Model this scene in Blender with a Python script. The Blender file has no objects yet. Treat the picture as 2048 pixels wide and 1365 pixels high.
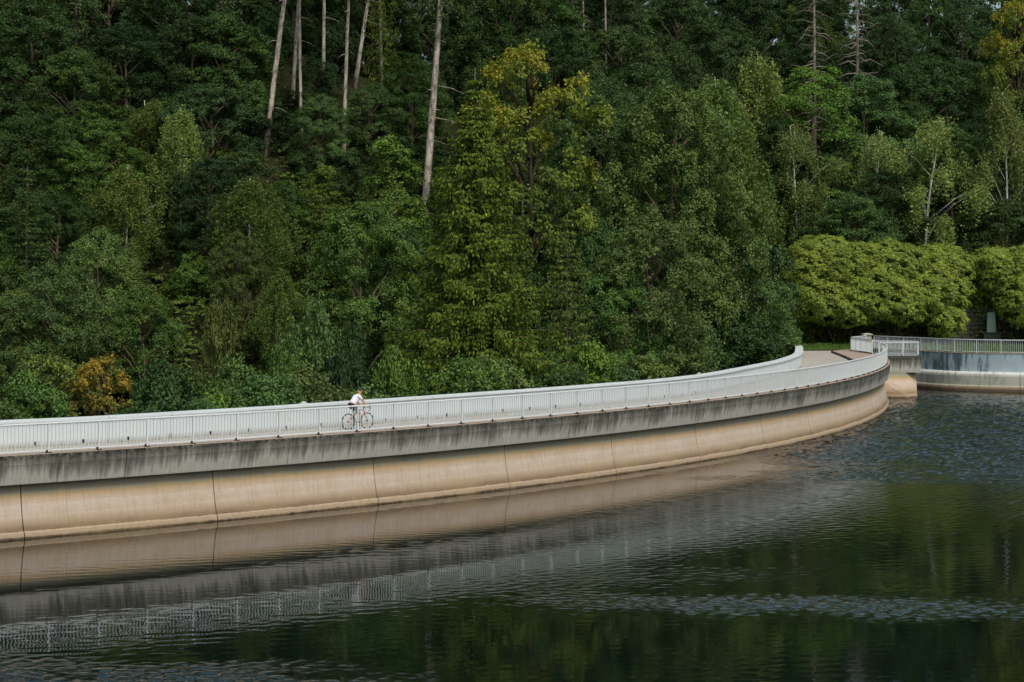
import bpy, math, random
import numpy as np
from mathutils import Vector, Matrix

random.seed(7)
PI = math.pi
SC = bpy.context.scene
COL = SC.collection

# ------------------------------------------------------------------ camera
EYE = 6.5                       # eye height above the dam crest (crest is z = 0)
cam_d = bpy.data.cameras.new("camera")
cam = bpy.data.objects.new("camera", cam_d)
COL.objects.link(cam)
cam.location = (0, 0, EYE)
cam.rotation_euler = (math.radians(90), 0, 0)
cam_d.sensor_width = 36.0
cam_d.lens = 36.0 * 4000 / 2048
cam_d.shift_y = -(682.5 - 546) / 2048
cam_d.clip_start = 0.5
cam_d.clip_end = 2000
SC.camera = cam

# ------------------------------------------------------------------ light
SUN_EL, SUN_AZ = math.radians(52), math.radians(150)    # azimuth clockwise from +Y: behind the camera, to the right
world = bpy.data.worlds.new("World")
SC.world = world
world.use_nodes = True
nt = world.node_tree
nt.nodes.clear()
sky = nt.nodes.new("ShaderNodeTexSky")
sky.sky_type = 'NISHITA'
sky.sun_disc = False
sky.sun_elevation = SUN_EL
sky.sun_rotation = SUN_AZ
sky.air_density = 1.0
sky.dust_density = 3.0
sky.ozone_density = 1.0
hs = nt.nodes.new("ShaderNodeHueSaturation")
hs.inputs['Saturation'].default_value = 0.75
hs.inputs['Hue'].default_value = 0.455
bg = nt.nodes.new("ShaderNodeBackground")
bg.inputs['Strength'].default_value = 0.125
wo = nt.nodes.new("ShaderNodeOutputWorld")
nt.links.new(sky.outputs[0], hs.inputs['Color'])
nt.links.new(hs.outputs[0], bg.inputs['Color'])
nt.links.new(bg.outputs[0], wo.inputs['Surface'])

sun_d = bpy.data.lights.new("sun", 'SUN')
sun_d.energy = 1.7
sun_d.angle = math.radians(20)
sun_d.color = (1.0, 0.925, 0.82)
sun = bpy.data.objects.new("sun", sun_d)
COL.objects.link(sun)
sdir = Vector((math.sin(SUN_AZ) * math.cos(SUN_EL), math.cos(SUN_AZ) * math.cos(SUN_EL), math.sin(SUN_EL)))
sun.rotation_euler = sdir.to_track_quat('Z', 'Y').to_euler()
sun.location = (60, -60, 90)

SC.view_settings.view_transform = 'Standard'
SC.view_settings.look = 'None'
SC.view_settings.exposure = 0.15
SC.view_settings.gamma = 1.0
SC.view_settings.use_curve_mapping = False
SC.render.engine = 'CYCLES'
cy = SC.cycles
cy.max_bounces = 6
cy.diffuse_bounces = 3
cy.glossy_bounces = 3
cy.transmission_bounces = 3
cy.transparent_max_bounces = 4
cy.caustics_reflective = False
cy.caustics_refractive = False
cy.sample_clamp_indirect = 4.0
cy.use_denoising = True

# ------------------------------------------------------------------ helpers
def lin(h):
    v = [int(h[i:i + 2], 16) / 255 for i in (0, 2, 4)]
    return tuple(c / 12.92 if c <= 0.04045 else ((c + 0.055) / 1.055) ** 2.4 for c in v)

def tag(o, label=None, cat=None, group=None, kind=None):
    if label: o['label'] = label
    if cat: o['category'] = cat
    if group: o['group'] = group
    if kind: o['kind'] = kind
    return o

def empty(name, loc=(0, 0, 0), rz=0.0, label=None, cat=None, group=None):
    o = bpy.data.objects.new(name, None)
    COL.objects.link(o)
    o.location = loc
    o.rotation_euler = (0, 0, rz)
    o.empty_display_size = 0.3
    return tag(o, label, cat, group)

def mesh_obj(name, verts, faces, mat=None, parent=None, uv=None, smooth=False):
    me = bpy.data.meshes.new(name)
    me.from_pydata([tuple(v) for v in verts], [], faces)
    if uv is not None:
        l = me.uv_layers.new(name="UVMap")
        vi = np.empty(len(me.loops), dtype=np.int32)
        me.loops.foreach_get("vertex_index", vi)
        l.data.foreach_set("uv", np.asarray(uv, dtype=np.float32)[vi].ravel())
    if mat: me.materials.append(mat)
    if smooth: me.polygons.foreach_set("use_smooth", [True] * len(me.polygons))
    me.update()
    o = bpy.data.objects.new(name, me)
    COL.objects.link(o)
    if parent: o.parent = parent
    return o

class MB:
    """collects shapes, then links them as one mesh object"""
    def __init__(s): s.v, s.f = [], []
    def add(s, v, f):
        n = len(s.v)
        s.v += [tuple(p) for p in v]
        s.f += [tuple(i + n for i in q) for q in f]
    def box(s, c, d, M=None):
        x, y, z = d[0] / 2, d[1] / 2, d[2] / 2
        v = [Vector((sx * x, sy * y, sz * z)) for sz in (-1, 1) for sy in (-1, 1) for sx in (-1, 1)]
        if M is not None: v = [M @ p for p in v]
        v = [p + Vector(c) for p in v]
        s.add(v, [(0, 2, 3, 1), (4, 5, 7, 6), (0, 1, 5, 4), (2, 6, 7, 3), (0, 4, 6, 2), (1, 3, 7, 5)])
    def bevbox(s, c, d, b, M=None):
        """box with chamfered upper and lower rims"""
        x, y, z = d[0] / 2, d[1] / 2, d[2] / 2
        rings = [(x - b, y - b, -z), (x, y, -z + b), (x, y, z - b), (x - b, y - b, z)]
        v, f = [], []
        for (a, e, h) in rings:
            v += [Vector((-a, -e, h)), Vector((a, -e, h)), Vector((a, e, h)), Vector((-a, e, h))]
        if M is not None: v = [M @ p for p in v]
        v = [p + Vector(c) for p in v]
        for r in range(3):
            for k in range(4):
                f.append((4 * r + k, 4 * r + (k + 1) % 4, 4 * r + 4 + (k + 1) % 4, 4 * r + 4 + k))
        f += [(3, 2, 1, 0), (12, 13, 14, 15)]
        s.add(v, f)
    def tube(s, pts, rad, n=6, cap=True):
        pts = [Vector(p) for p in pts]
        if not hasattr(rad, '__len__'): rad = [rad] * len(pts)
        base = len(s.v)
        up = Vector((0.13, 0.21, 0.97)).normalized()
        for i, p in enumerate(pts):
            t = (pts[min(i + 1, len(pts) - 1)] - pts[max(i - 1, 0)])
            if t.length < 1e-9: t = Vector((0, 0, 1))
            t.normalize()
            a = t.cross(up)
            if a.length < 0.05: a = t.cross(Vector((1, 0, 0)))
            a.normalize(); b = t.cross(a)
            for k in range(n):
                an = 2 * PI * k / n
                s.v.append(tuple(p + (a * math.cos(an) + b * math.sin(an)) * rad[i]))
        for i in range(len(pts) - 1):
            for k in range(n):
                q = base + i * n
                s.f.append((q + k, q + (k + 1) % n, q + n + (k + 1) % n, q + n + k))
        if cap:
            s.f.append(tuple(base + k for k in range(n))[::-1])
            s.f.append(tuple(base + (len(pts) - 1) * n + k for k in range(n)))
    def torus(s, c, R, r, axis='y', n=28, m=6):
        base = len(s.v)
        for i in range(n):
            a = 2 * PI * i / n
            for j in range(m):
                b = 2 * PI * j / m
                rr = R + r * math.cos(b)
                p = (rr * math.cos(a), r * math.sin(b), rr * math.sin(a))
                s.v.append((p[0] + c[0], p[1] + c[1], p[2] + c[2]))
        for i in range(n):
            for j in range(m):
                s.f.append((base + i * m + j, base + i * m + (j + 1) % m, base + ((i + 1) % n) * m + (j + 1) % m, base + ((i + 1) % n) * m + j))
    def build(s, name, mat=None, parent=None, smooth=False):
        return mesh_obj(name, s.v, s.f, mat, parent, smooth=smooth)

def part_copy(src, parent, loc, rz=0.0):
    o = src.copy()
    COL.objects.link(o)
    o.parent = parent
    o.location = loc
    o.rotation_euler = (0, 0, rz)
    return o

# ------------------------------------------------------------------ materials
def new_mat(name):
    m = bpy.data.materials.new(name)
    m.use_nodes = True
    t = m.node_tree
    t.nodes.clear()
    out = t.nodes.new("ShaderNodeOutputMaterial")
    bs = t.nodes.new("ShaderNodeBsdfPrincipled")
    t.links.new(bs.outputs[0], out.inputs['Surface'])
    return m, t, bs, out

class NT:
    def __init__(s, t): s.t = t
    def n(s, typ, **kw):
        nd = s.t.nodes.new("ShaderNode" + typ)
        for k, v in kw.items(): setattr(nd, k, v)
        return nd
    def l(s, a, b): s.t.links.new(a, b)
    def math(s, op, a, b=None, clamp=False):
        nd = s.n("Math", operation=op); nd.use_clamp = clamp
        for i, x in enumerate((a, b)):
            if x is None: continue
            if isinstance(x, (int, float)): nd.inputs[i].default_value = x
            else: s.l(x, nd.inputs[i])
        return nd.outputs[0]
    def ramp(s, fac, stops, mode='LINEAR'):
        nd = s.n("ValToRGB"); cr = nd.color_ramp; cr.interpolation = mode
        while len(cr.elements) > 1: cr.elements.remove(cr.elements[-1])
        for i, (p, c) in enumerate(stops):
            e = cr.elements[0] if i == 0 else cr.elements.new(p)
            e.position = p
            c = c if hasattr(c, '__len__') else (c, c, c)
            e.color = tuple(c[:3]) + (1,)
        if fac is not None: s.l(fac, nd.inputs[0])
        return nd.outputs[0]
    def noise(s, vec, scale, detail=4, rough=0.55, dist=0.0):
        nd = s.n("TexNoise"); nd.inputs['Scale'].default_value = scale
        nd.inputs['Detail'].default_value = detail; nd.inputs['Roughness'].default_value = rough
        nd.inputs['Distortion'].default_value = dist
        if vec is not None: s.l(vec, nd.inputs['Vector'])
        return nd.outputs['Fac']
    def mapping(s, vec, scale=(1, 1, 1), loc=(0, 0, 0), rot=(0, 0, 0)):
        nd = s.n("Mapping"); nd.inputs['Scale'].default_value = scale
        nd.inputs['Location'].default_value = loc; nd.inputs['Rotation'].default_value = rot
        s.l(vec, nd.inputs['Vector']); return nd.outputs[0]
    def mix(s, fac, a, b, blend='MIX'):
        nd = s.n("Mix", data_type='RGBA', blend_type=blend)
        if isinstance(fac, (int, float)): nd.inputs['Factor'].default_value = fac
        else: s.l(fac, nd.inputs['Factor'])
        for k, x in (('A', a), ('B', b)):
            sock = [i for i in nd.inputs if i.name == k and i.type == 'RGBA'][0]
            if hasattr(x, '__len__'): sock.default_value = tuple(x[:3]) + (1,)
            else: s.l(x, sock)
        return [o for o in nd.outputs if o.type == 'RGBA'][0]
    def bump(s, h, strength, dist):
        nd = s.n("Bump"); nd.inputs['Strength'].default_value = strength
        nd.inputs['Distance'].default_value = dist
        s.l(h, nd.inputs['Height']); return nd.outputs[0]

def plain(name, col, rough=0.6, metal=0.0, spec=0.4, var=0.15, scale=6.0, bump=0.0):
    m, t, bs, out = new_mat(name)
    g = NT(t)
    tc = g.n("TexCoord").outputs['Object']
    nz = g.noise(tc, scale, 5, 0.6)
    c = g.mix(nz, tuple(x * (1 - var) for x in col), tuple(min(1, x * (1 + var)) for x in col))
    g.l(c, bs.inputs['Base Color'])
    bs.inputs['Roughness'].default_value = rough
    bs.inputs['Metallic'].default_value = metal
    bs.inputs['Specular IOR Level'].default_value = spec
    if bump: g.l(g.bump(g.noise(tc, scale * 6, 4), 0.5, bump), bs.inputs['Normal'])
    return m

def mat_cornice():
    m, t, bs, out = new_mat("weathered_cornice_concrete")
    g = NT(t)
    uv = g.n("UVMap").outputs[0]
    sep = g.n("SeparateXYZ"); g.l(uv, sep.inputs[0])
    v = sep.outputs[1]
    # streaks follow the slope of the face
    st = g.noise(g.mapping(uv, (5.0, 0.35, 1)), 1.0, 6, 0.62)
    st2 = g.noise(g.mapping(uv, (1.1, 0.25, 1), (3, 1, 0)), 1.0, 4, 0.6)
    st3 = g.noise(g.mapping(uv, (11.0, 0.8, 1), (9, 1, 0)), 1.0, 3, 0.6)
    blot = g.noise(g.mapping(uv, (2.2, 3.0, 1)), 1.0, 6, 0.65)
    base = g.mix(st3, lin("8f8c82"), lin("ccc9bf"))
    base = g.mix(g.ramp(blot, [(0.35, 0.0), (0.7, 0.45)]), base, lin("9aa08f"))
    # how dark: 1 at the top edge falling towards the drip edge, broken up by the streaks
    d = g.n("MapRange"); g.l(v, d.inputs[0])
    d.inputs[1].default_value = -1.05; d.inputs[2].default_value = -0.12
    d.inputs[3].default_value = -0.34; d.inputs[4].default_value = 0.85
    st4 = g.noise(g.mapping(uv, (0.45, 0.3, 1), (2, 5, 0)), 1.0, 3, 0.5)
    a = g.math('ADD', d.outputs[0], g.math('MULTIPLY', st, 1.9))
    a = g.math('ADD', a, g.math('MULTIPLY', st2, 1.5))
    a = g.math('ADD', a, g.math('MULTIPLY', st4, 1.0))
    a = g.math('SUBTRACT', a, 2.18)
    mask = g.ramp(a, [(0.0, 0.0), (0.22, 0.35), (0.5, 0.70), (0.95, 0.95)])
    dark = g.mix(g.ramp(blot, [(0.4, 0), (0.62, 1)]), lin("30322d"), lin("55564b"))
    c = g.mix(mask, base, dark)
    # lime runs
    wh = g.ramp(g.noise(g.mapping(uv, (3.2, 0.2, 1), (7.7, 2, 0)), 1.0, 2, 0.4), [(0.71, 0), (0.745, 1)])
    c = g.mix(g.math('MULTIPLY', wh, 0.6), c, lin("c9c6b8"))
    # black lichen crust on the top lip
    lip = g.n("MapRange"); g.l(v, lip.inputs[0])
    lip.inputs[1].default_value = -0.20; lip.inputs[2].default_value = -0.02
    lich = g.math('MULTIPLY', lip.outputs[0], g.ramp(g.noise(g.mapping(uv, (6, 7, 1)), 1.0, 5, 0.7), [(0.47, 0), (0.56, 1)]))
    c = g.mix(lich, c, lin("201b16"))
    spk = g.ramp(g.noise(g.mapping(uv, (9, 9, 1), (4, 4, 0)), 1.0, 2, 0.5), [(0.76, 0), (0.79, 1)])
    c = g.mix(g.math('MULTIPLY', spk, 0.7), c, lin("c8c9c0"))
    g.l(c, bs.inputs['Base Color'])
    bs.inputs['Roughness'].default_value = 0.9
    bs.inputs['Specular IOR Level'].default_value = 0.15
    h = g.math('ADD', g.noise(g.mapping(uv, (25, 25, 1)), 1.0, 5, 0.6), g.math('MULTIPLY', lich, 0.6))
    g.l(g.bump(h, 0.7, 0.012), bs.inputs['Normal'])
    return m

def mat_damwall():
    m, t, bs, out = new_mat("tan_dam_concrete")
    g = NT(t)
    uv = g.n("UVMap").outputs[0]
    sep = g.n("SeparateXYZ"); g.l(uv, sep.inputs[0])
    wob = g.noise(g.mapping(uv, (0.35, 0.6, 1)), 1.0, 4, 0.6)
    wob2 = g.noise(g.mapping(uv, (7, 0.5, 1)), 1.0, 5, 0.65)
    v = g.math('ADD', sep.outputs[1], g.math('MULTIPLY', g.math('SUBTRACT', wob, 0.5), 0.16))
    v = g.math('ADD', v, g.math('MULTIPLY', g.math('SUBTRACT', wob2, 0.5), 0.14))
    mr = g.n("MapRange"); g.l(v, mr.inputs[0]); mr.inputs[1].default_value = -3.0; mr.inputs[2].default_value = -1.0
    tan, tan2 = lin("d2c4b6"), lin("c6b6a4")
    def p(z): return (z + 3.0) / 2.0
    c = g.ramp(mr.outputs[0], [(0.0, lin("3a2c20")), (p(-2.955), lin("4a3a2b")), (p(-2.93), lin("ad9a82")), (p(-2.76), lin("b8a48c")), (p(-2.72), lin("7f6a54")), (p(-2.64), lin("86735d")),
                               (p(-2.50), lin("a5917a")), (p(-2.25), tan2), (p(-1.85), tan), (p(-1.60), lin("c4ac8c")),
                               (p(-1.50), lin("ad996f")), (p(-1.40), lin("9a9883")), (p(-1.22), lin("7f8577")), (1.0, lin("4e554b"))])
    n1 = g.noise(g.mapping(uv, (0.55, 0.9, 1)), 1.0, 6, 0.65)
    c = g.mix(g.math('MULTIPLY', g.ramp(n1, [(0.4, 0), (0.75, 1)]), 0.55), c, lin("b5a078"))
    n2 = g.noise(g.mapping(uv, (3, 30, 1)), 1.0, 4, 0.6)
    c = g.mix(g.ramp(n2, [(0.45, 0), (0.8, 0.35)]), c, lin("9d8268"))
    n4 = g.noise(g.mapping(uv, (6, 0.8, 1)), 1.0, 6, 0.7)
    c = g.mix(g.ramp(n4, [(0.46, 0), (0.85, 0.45)]), c, lin("7c6f5a"))
    n3 = g.noise(g.mapping(uv, (26, 26, 1)), 1.0, 3, 0.7)
    c = g.mix(g.ramp(n3, [(0.35, 0.30), (0.6, 0)]), c, lin("6f5f4d"))
    g.l(c, bs.inputs['Base Color'])
    bs.inputs['Roughness'].default_value = 0.85
    bs.inputs['Specular IOR Level'].default_value = 0.2
    g.l(g.bump(n3, 0.5, 0.01), bs.inputs['Normal'])
    return m

def mat_parapet():
    m, t, bs, out = new_mat("pale_painted_parapet")
    g = NT(t)
    uv = g.n("UVMap").outputs[0]
    sep = g.n("SeparateXYZ"); g.l(uv, sep.inputs[0])
    n = g.noise(g.mapping(uv, (0.5, 1.2, 1)), 1.0, 5, 0.6)
    c = g.mix(n, lin("bcc6c8"), lin("d2d9d9"))
    dirt = g.noise(g.mapping(uv, (4, 0.8, 1)), 1.0, 5, 0.6)
    mr = g.n("MapRange"); g.l(sep.outputs[1], mr.inputs[0])
    mr.inputs[1].default_value = 0.16; mr.inputs[2].default_value = -0.1
    f = g.math('MULTIPLY', mr.outputs[0], g.ramp(dirt, [(0.3, 0.35), (0.6, 1)]))
    c = g.mix(f, c, lin("85806f"))
    st = g.ramp(g.noise(g.mapping(uv, (9, 0.4, 1)), 1.0, 4, 0.6), [(0.55, 0), (0.8, 0.4)])
    c = g.mix(st, c, lin("9ea5a2"))
    g.l(c, bs.inputs['Base Color'])
    bs.inputs['Roughness'].default_value = 0.75
    bs.inputs['Specular IOR Level'].default_value = 0.25
    g.l(g.bump(g.noise(g.mapping(uv, (30, 30, 1)), 1.0, 4), 0.3, 0.006), bs.inputs['Normal'])
    return m

def mat_blue_wall():
    m, t, bs, out = new_mat("blue_grey_stained_wall")
    g = NT(t)
    uv = g.n("UVMap").outputs[0]
    n = g.noise(g.mapping(uv, (0.6, 0.8, 1)), 1.0, 4, 0.6)
    c = g.mix(n, lin("8fa3ab"), lin("b0bfc4"))
    s1 = g.noise(g.mapping(uv, (2.2, 0.35, 1), (2, 0, 0)), 1.0, 6, 0.65)
    big = g.noise(g.mapping(uv, (0.22, 0.1, 1), (1.3, 0, 0)), 1.0, 2, 0.5)
    a = g.math('ADD', s1, g.math('MULTIPLY', g.math('SUBTRACT', big, 0.5), 0.9))
    c = g.mix(g.ramp(a, [(0.5, 0), (0.58, 0.75), (0.75, 0.95)]), c, lin("38535c"))
    w = g.ramp(g.noise(g.mapping(uv, (1.7, 0.1, 1), (5, 0, 0)), 1.0, 3, 0.5), [(0.6, 0), (0.66, 0.7)])
    c = g.mix(w, c, lin("c2cdd0"))
    g.l(c, bs.inputs['Base Color'])
    bs.inputs['Roughness'].default_value = 0.8
    return m

def mat_ledge():
    m, t, bs, out = new_mat("stained_ledge_concrete")
    g = NT(t)
    uv = g.n("UVMap").outputs[0]
    sep = g.n("SeparateXYZ"); g.l(uv, sep.inputs[0])
    mr = g.n("MapRange"); g.l(sep.outputs[1], mr.inputs[0]); mr.inputs[1].default_value = -3.0; mr.inputs[2].default_value = -1.4
    def p(z): return (z + 3.0) / 1.6
    c = g.ramp(mr.outputs[0], [(0.0, lin("5a4a38")), (p(-2.8), lin("6d5c49")), (p(-2.74), lin("8f7c63")), (p(-2.62), lin("9c8b70")),
                               (p(-2.56), lin("a9a997")), (p(-1.75), lin("aeb0a4")), (p(-1.6), lin("cfd2cb")), (1, lin("d5d8d2"))])
    s1 = g.noise(g.mapping(uv, (2.6, 0.8, 1)), 1.0, 6, 0.65)
    c = g.mix(g.ramp(s1, [(0.5, 0), (0.68, 0.7)]), c, lin("5d6154"))
    g.l(c, bs.inputs['Base Color'])
    bs.inputs['Roughness'].default_value = 0.85
    return m

def mat_ground(name, c1, c2, c3, scale=0.6, bump=0.03):
    m, t, bs, out = new_mat(name)
    g = NT(t)
    tc = g.n("TexCoord").outputs['Object']
    n1 = g.noise(tc, scale, 6, 0.65)
    n2 = g.noise(tc, scale * 9, 4, 0.6)
    c = g.mix(g.ramp(n1, [(0.35, 0), (0.65, 1)]), c1, c2)
    c = g.mix(g.ramp(n2, [(0.5, 0), (0.72, 1)]), c, c3)
    g.l(c, bs.inputs['Base Color'])
    bs.inputs['Roughness'].default_value = 0.95
    bs.inputs['Specular IOR Level'].default_value = 0.1
    g.l(g.bump(n2, 0.8, bump), bs.inputs['Normal'])
    return m

def mat_water():
    m, t, bs, out = new_mat("dark_reservoir_water")
    g = NT(t)
    bs.inputs['Base Color'].default_value = (0.0022, 0.0058, 0.0044, 1)
    bs.inputs['Roughness'].default_value = 0.035
    bs.inputs['IOR'].default_value = 1.333
    bs.inputs['Specular IOR Level'].default_value = 0.5
    tc = g.n("TexCoord").outputs['Object']
    h = g.math('MULTIPLY', g.noise(g.mapping(tc, (2.5, 4.5, 1)), 1.0, 2, 0.5), 0.0008)
    wa = g.n("Attribute"); wa.attribute_name = "wind"
    fw = g.noise(g.mapping(tc, (5.0, 8.0, 1)), 1.0, 3, 0.6, 0.4)
    h = g.math('ADD', h, g.math('MULTIPLY', g.math('MULTIPLY', fw, wa.outputs['Fac']), 0.11))
    b = g.n("Bump"); b.inputs['Strength'].default_value = 1.0; b.inputs['Distance'].default_value = 1.0
    g.l(h, b.inputs['Height'])
    g.l(b.outputs[0], bs.inputs['Normal'])
    return m

def mat_bark(name, c1, c2, scale=5.0):
    m, t, bs, out = new_mat(name)
    g = NT(t)
    tc = g.n("TexCoord").outputs['Object']
    n = g.noise(g.mapping(tc, (scale, scale, scale * 0.35)), 1.0, 5, 0.7)
    c = g.mix(g.ramp(n, [(0.4, 0), (0.6, 1)]), c1, c2)
    g.l(c, bs.inputs['Base Color'])
    bs.inputs['Roughness'].default_value = 0.95
    bs.inputs['Specular IOR Level'].default_value = 0.1
    g.l(g.bump(n, 0.6, 0.04), bs.inputs['Normal'])
    return m

def mat_leaf(name, lo, hi, tip=None, gloss=0.35, trans=0.22):
    """leaf colour: the tree's own colour (object colour) times a per-leaf variation"""
    m, t, bs, out = new_mat(name)
    g = NT(t)
    oc = g.n("ObjectInfo").outputs['Color']
    at = g.n("Attribute"); at.attribute_name = "tint"
    stops = [(0.0, lo), (0.85, hi)] + ([(1.0, tip)] if tip else [(1.0, tuple(x * 1.4 for x in hi))])
    r = g.ramp(at.outputs['Fac'], stops)
    c = g.mix(1.0, r, oc, 'MULTIPLY')
    g.l(c, bs.inputs['Base Color'])
    bs.inputs['Roughness'].default_value = 0.55
    bs.inputs['Specular IOR Level'].default_value = gloss
    tr = g.n("BsdfTranslucent"); g.l(c, tr.inputs['Color'])
    mx = g.n("MixShader"); mx.inputs[0].default_value = trans
    g.l(bs.outputs[0], mx.inputs[1]); g.l(tr.outputs[0], mx.inputs[2])
    g.l(mx.outputs[0], out.inputs['Surface'])
    return m

M = {}
M['cornice'] = mat_cornice()
M['damwall'] = mat_damwall()
M['parapet'] = mat_parapet()
M['bluewall'] = mat_blue_wall()
M['ledge'] = mat_ledge()
M['water'] = mat_water()
M['joint'] = plain("dark_joint_filler", lin("2a2620"), 0.95)
M['road'] = mat_ground("pale_worn_asphalt", lin("b0aaa0"), lin("a39b90"), lin("c0bab0"), 0.8, 0.004)
M['kerb'] = mat_ground("pinkish_kerb_concrete", lin("b3a090"), lin("a39386"), lin("7d7264"), 1.2, 0.006)
M['white'] = plain("white_railing_paint", lin("d6dcdc"), 0.5, 0.0, 0.35, 0.13, 1.7)
M['rust'] = plain("rusty_foot_plate", lin("3c2a20"), 0.9, 0.2, 0.2, 0.4, 20)
M['black'] = plain("slot_shade_black", (0.006, 0.006, 0.006), 0.9)
M['stone'] = plain("grey_pillar_stone", lin("a9a493"), 0.9, 0, 0.2, 0.22, 4, 0.01)
M['darkstone'] = plain("mossy_dark_stone", lin("4a4c44"), 0.95, 0, 0.2, 0.35, 3, 0.02)
M['greenstone'] = plain("green_grey_slab_stone", lin("8fa196"), 0.9, 0, 0.2, 0.2, 3, 0.01)
M['soil'] = mat_ground("forest_floor", lin("2c2a1a"), lin("2a3418"), lin("3a3a24"), 0.5, 0.08)
M['lawn'] = mat_ground("short_grass_soil", lin("47602a"), lin("3c5422"), lin("5a6d33"), 0.9, 0.03)
M['bark'] = mat_bark("brown_bark", lin("5a4c3e"), lin("7b6b5a"))
M['palebark'] = mat_bark("pale_pine_bark", lin("6a6054"), lin("c4baab"), 3)
M['birchbark'] = mat_bark("white_birch_bark", lin("a9a79c"), lin("dcdad0"), 3)
M['deadbark'] = mat_bark("grey_dead_wood", lin("6b645a"), lin("968e82"), 4)
M['darkbark'] = mat_bark("dark_bark", lin("332c24"), lin("4d443a"))
M['leaf'] = mat_leaf("broad_leaf", (0.65, 0.7, 0.6), (1.55, 1.5, 1.25), None, 0.22)
M['birchleaf'] = mat_leaf("birch_leaf", (0.8, 0.85, 0.7), (1.5, 1.45, 1.2), None, 0.15, 0.35)
M['needle'] = mat_leaf("conifer_needle", (0.55, 0.65, 0.6), (1.4, 1.4, 1.1), (2.9, 2.5, 1.2), 0.15, 0.15)
M['autumn'] = mat_leaf("turning_leaf", (0.7, 0.8, 0.8), (3.0, 2.1, 1.0), (4.6, 2.5, 1.2), 0.2, 0.3)
M['grass'] = mat_leaf("grass_blade", (0.6, 0.6, 0.5), (1.1, 1.1, 0.9), None, 0.2, 0.3)

# ------------------------------------------------------------------ plan of the dam
CX, CY, R = -93.09, 167.67, 122.4
PH0 = math.radians(-51.38)
def dam(s, off=0.0, z=0.0):
    """point at arc length s along the water-side railing, off metres towards the water"""
    a = PH0 + s / R
    return Vector((CX + (R + off) * math.cos(a), CY + (R + off) * math.sin(a), z))
def dam_rz(s): return PH0 + s / R + PI / 2
S0, S1 = -44.0, 97.0

# inner foot of the far parapet
PAR = [(-60.0, 52.0), (-48.0, 55.0), (-38.5, 61.0), (-30.0, 66.6), (-19.15, 74.8), (-15.9, 77.2), (-12.6, 80.3), (-9.0, 84.0), (-4.8, 88.7), (-0.56, 93.6),
       (4.2, 99.3), (8.6, 105.5), (11.5, 111.4), (14.1, 118.4), (17.1, 127.0), (19.6, 136.5), (21.0, 145.0), (21.95, 152.0), (22.2, 156.5), (21.3, 160.0), (19.0, 162.3), (15.5, 163.6)]
def catmull(P, n=8):
    P = [Vector(p).to_3d() if len(p) == 2 else Vector(p) for p in P]
    out = []
    for i in range(len(P) - 1):
        a, b, c, d = P[max(i - 1, 0)], P[i], P[i + 1], P[min(i + 2, len(P) - 1)]
        for k in range(n):
            t = k / n
            out.append(0.5 * ((2 * b) + (c - a) * t + (2 * a - 5 * b + 4 * c - d) * t * t + (3 * b - a - 3 * c + d) * t ** 3))
    out.append(P[-1])
    return out
class Path:
    def __init__(s, pts):
        s.p = [Vector((p[0], p[1], 0)) for p in pts]
        s.L = [0]
        for a, b in zip(s.p, s.p[1:]): s.L.append(s.L[-1] + (b - a).length)
        s.len = s.L[-1]
    def at(s, u, off=0.0, z=0.0):
        """off > 0 lies to the right of the direction of travel"""
        u = max(0, min(s.len - 1e-6, u))
        i = max(0, min(len(s.p) - 2, int(np.searchsorted(s.L, u, side='right')) - 1))
        t = (u - s.L[i]) / max(1e-9, s.L[i + 1] - s.L[i])
        p = s.p[i].lerp(s.p[i + 1], t)
        def dr(j):
            j = max(0, min(len(s.p) - 2, j)); return (s.p[j + 1] - s.p[j]).normalized()
        if t < 0.5: d = dr(i - 1).lerp(dr(i), 0.5 + t)
        else: d = dr(i).lerp(dr(i + 1), t - 0.5)
        d.normalize()
        return Vector((p.x + d.y * off, p.y - d.x * off, z))
    def rz(s, u):
        a, b = s.at(max(0, u - 0.05)), s.at(min(s.len, u + 0.05))
        return math.atan2(b.y - a.y, b.x - a.x)
PPATH = Path(catmull(PAR))

def sweep(name, fn, prof, u0, u1, du, mat, parent=None, closed=True, uvz=True, smooth=False):
    """fn(u, off, z) -> point; prof = list of (off, z); closed profile with end caps"""
    n = max(1, int(math.ceil((u1 - u0) / du)))
    v, f, uv = [], [], []
    m = len(prof)
    d = [0]
    for a, b in zip(prof, prof[1:]): d.append(d[-1] + math.hypot(b[0] - a[0], b[1] - a[1]))
    for i in range(n + 1):
        u = u0 + (u1 - u0) * i / n
        for j, (o, z) in enumerate(prof):
            v.append(fn(u, o, z)); uv.append((u + 0.0, z if uvz else d[j]))
    for i in range(n):
        for j in range(m if closed else m - 1):
            a, b = i * m + j, i * m + (j + 1) % m
            f.append((a, a + m, b + m, b))
    if closed:
        f.append(tuple(range(m)))
        f.append(tuple(n * m + j for j in range(m))[::-1])
    return mesh_obj(name, v, f, mat, parent, uv, smooth)

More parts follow.
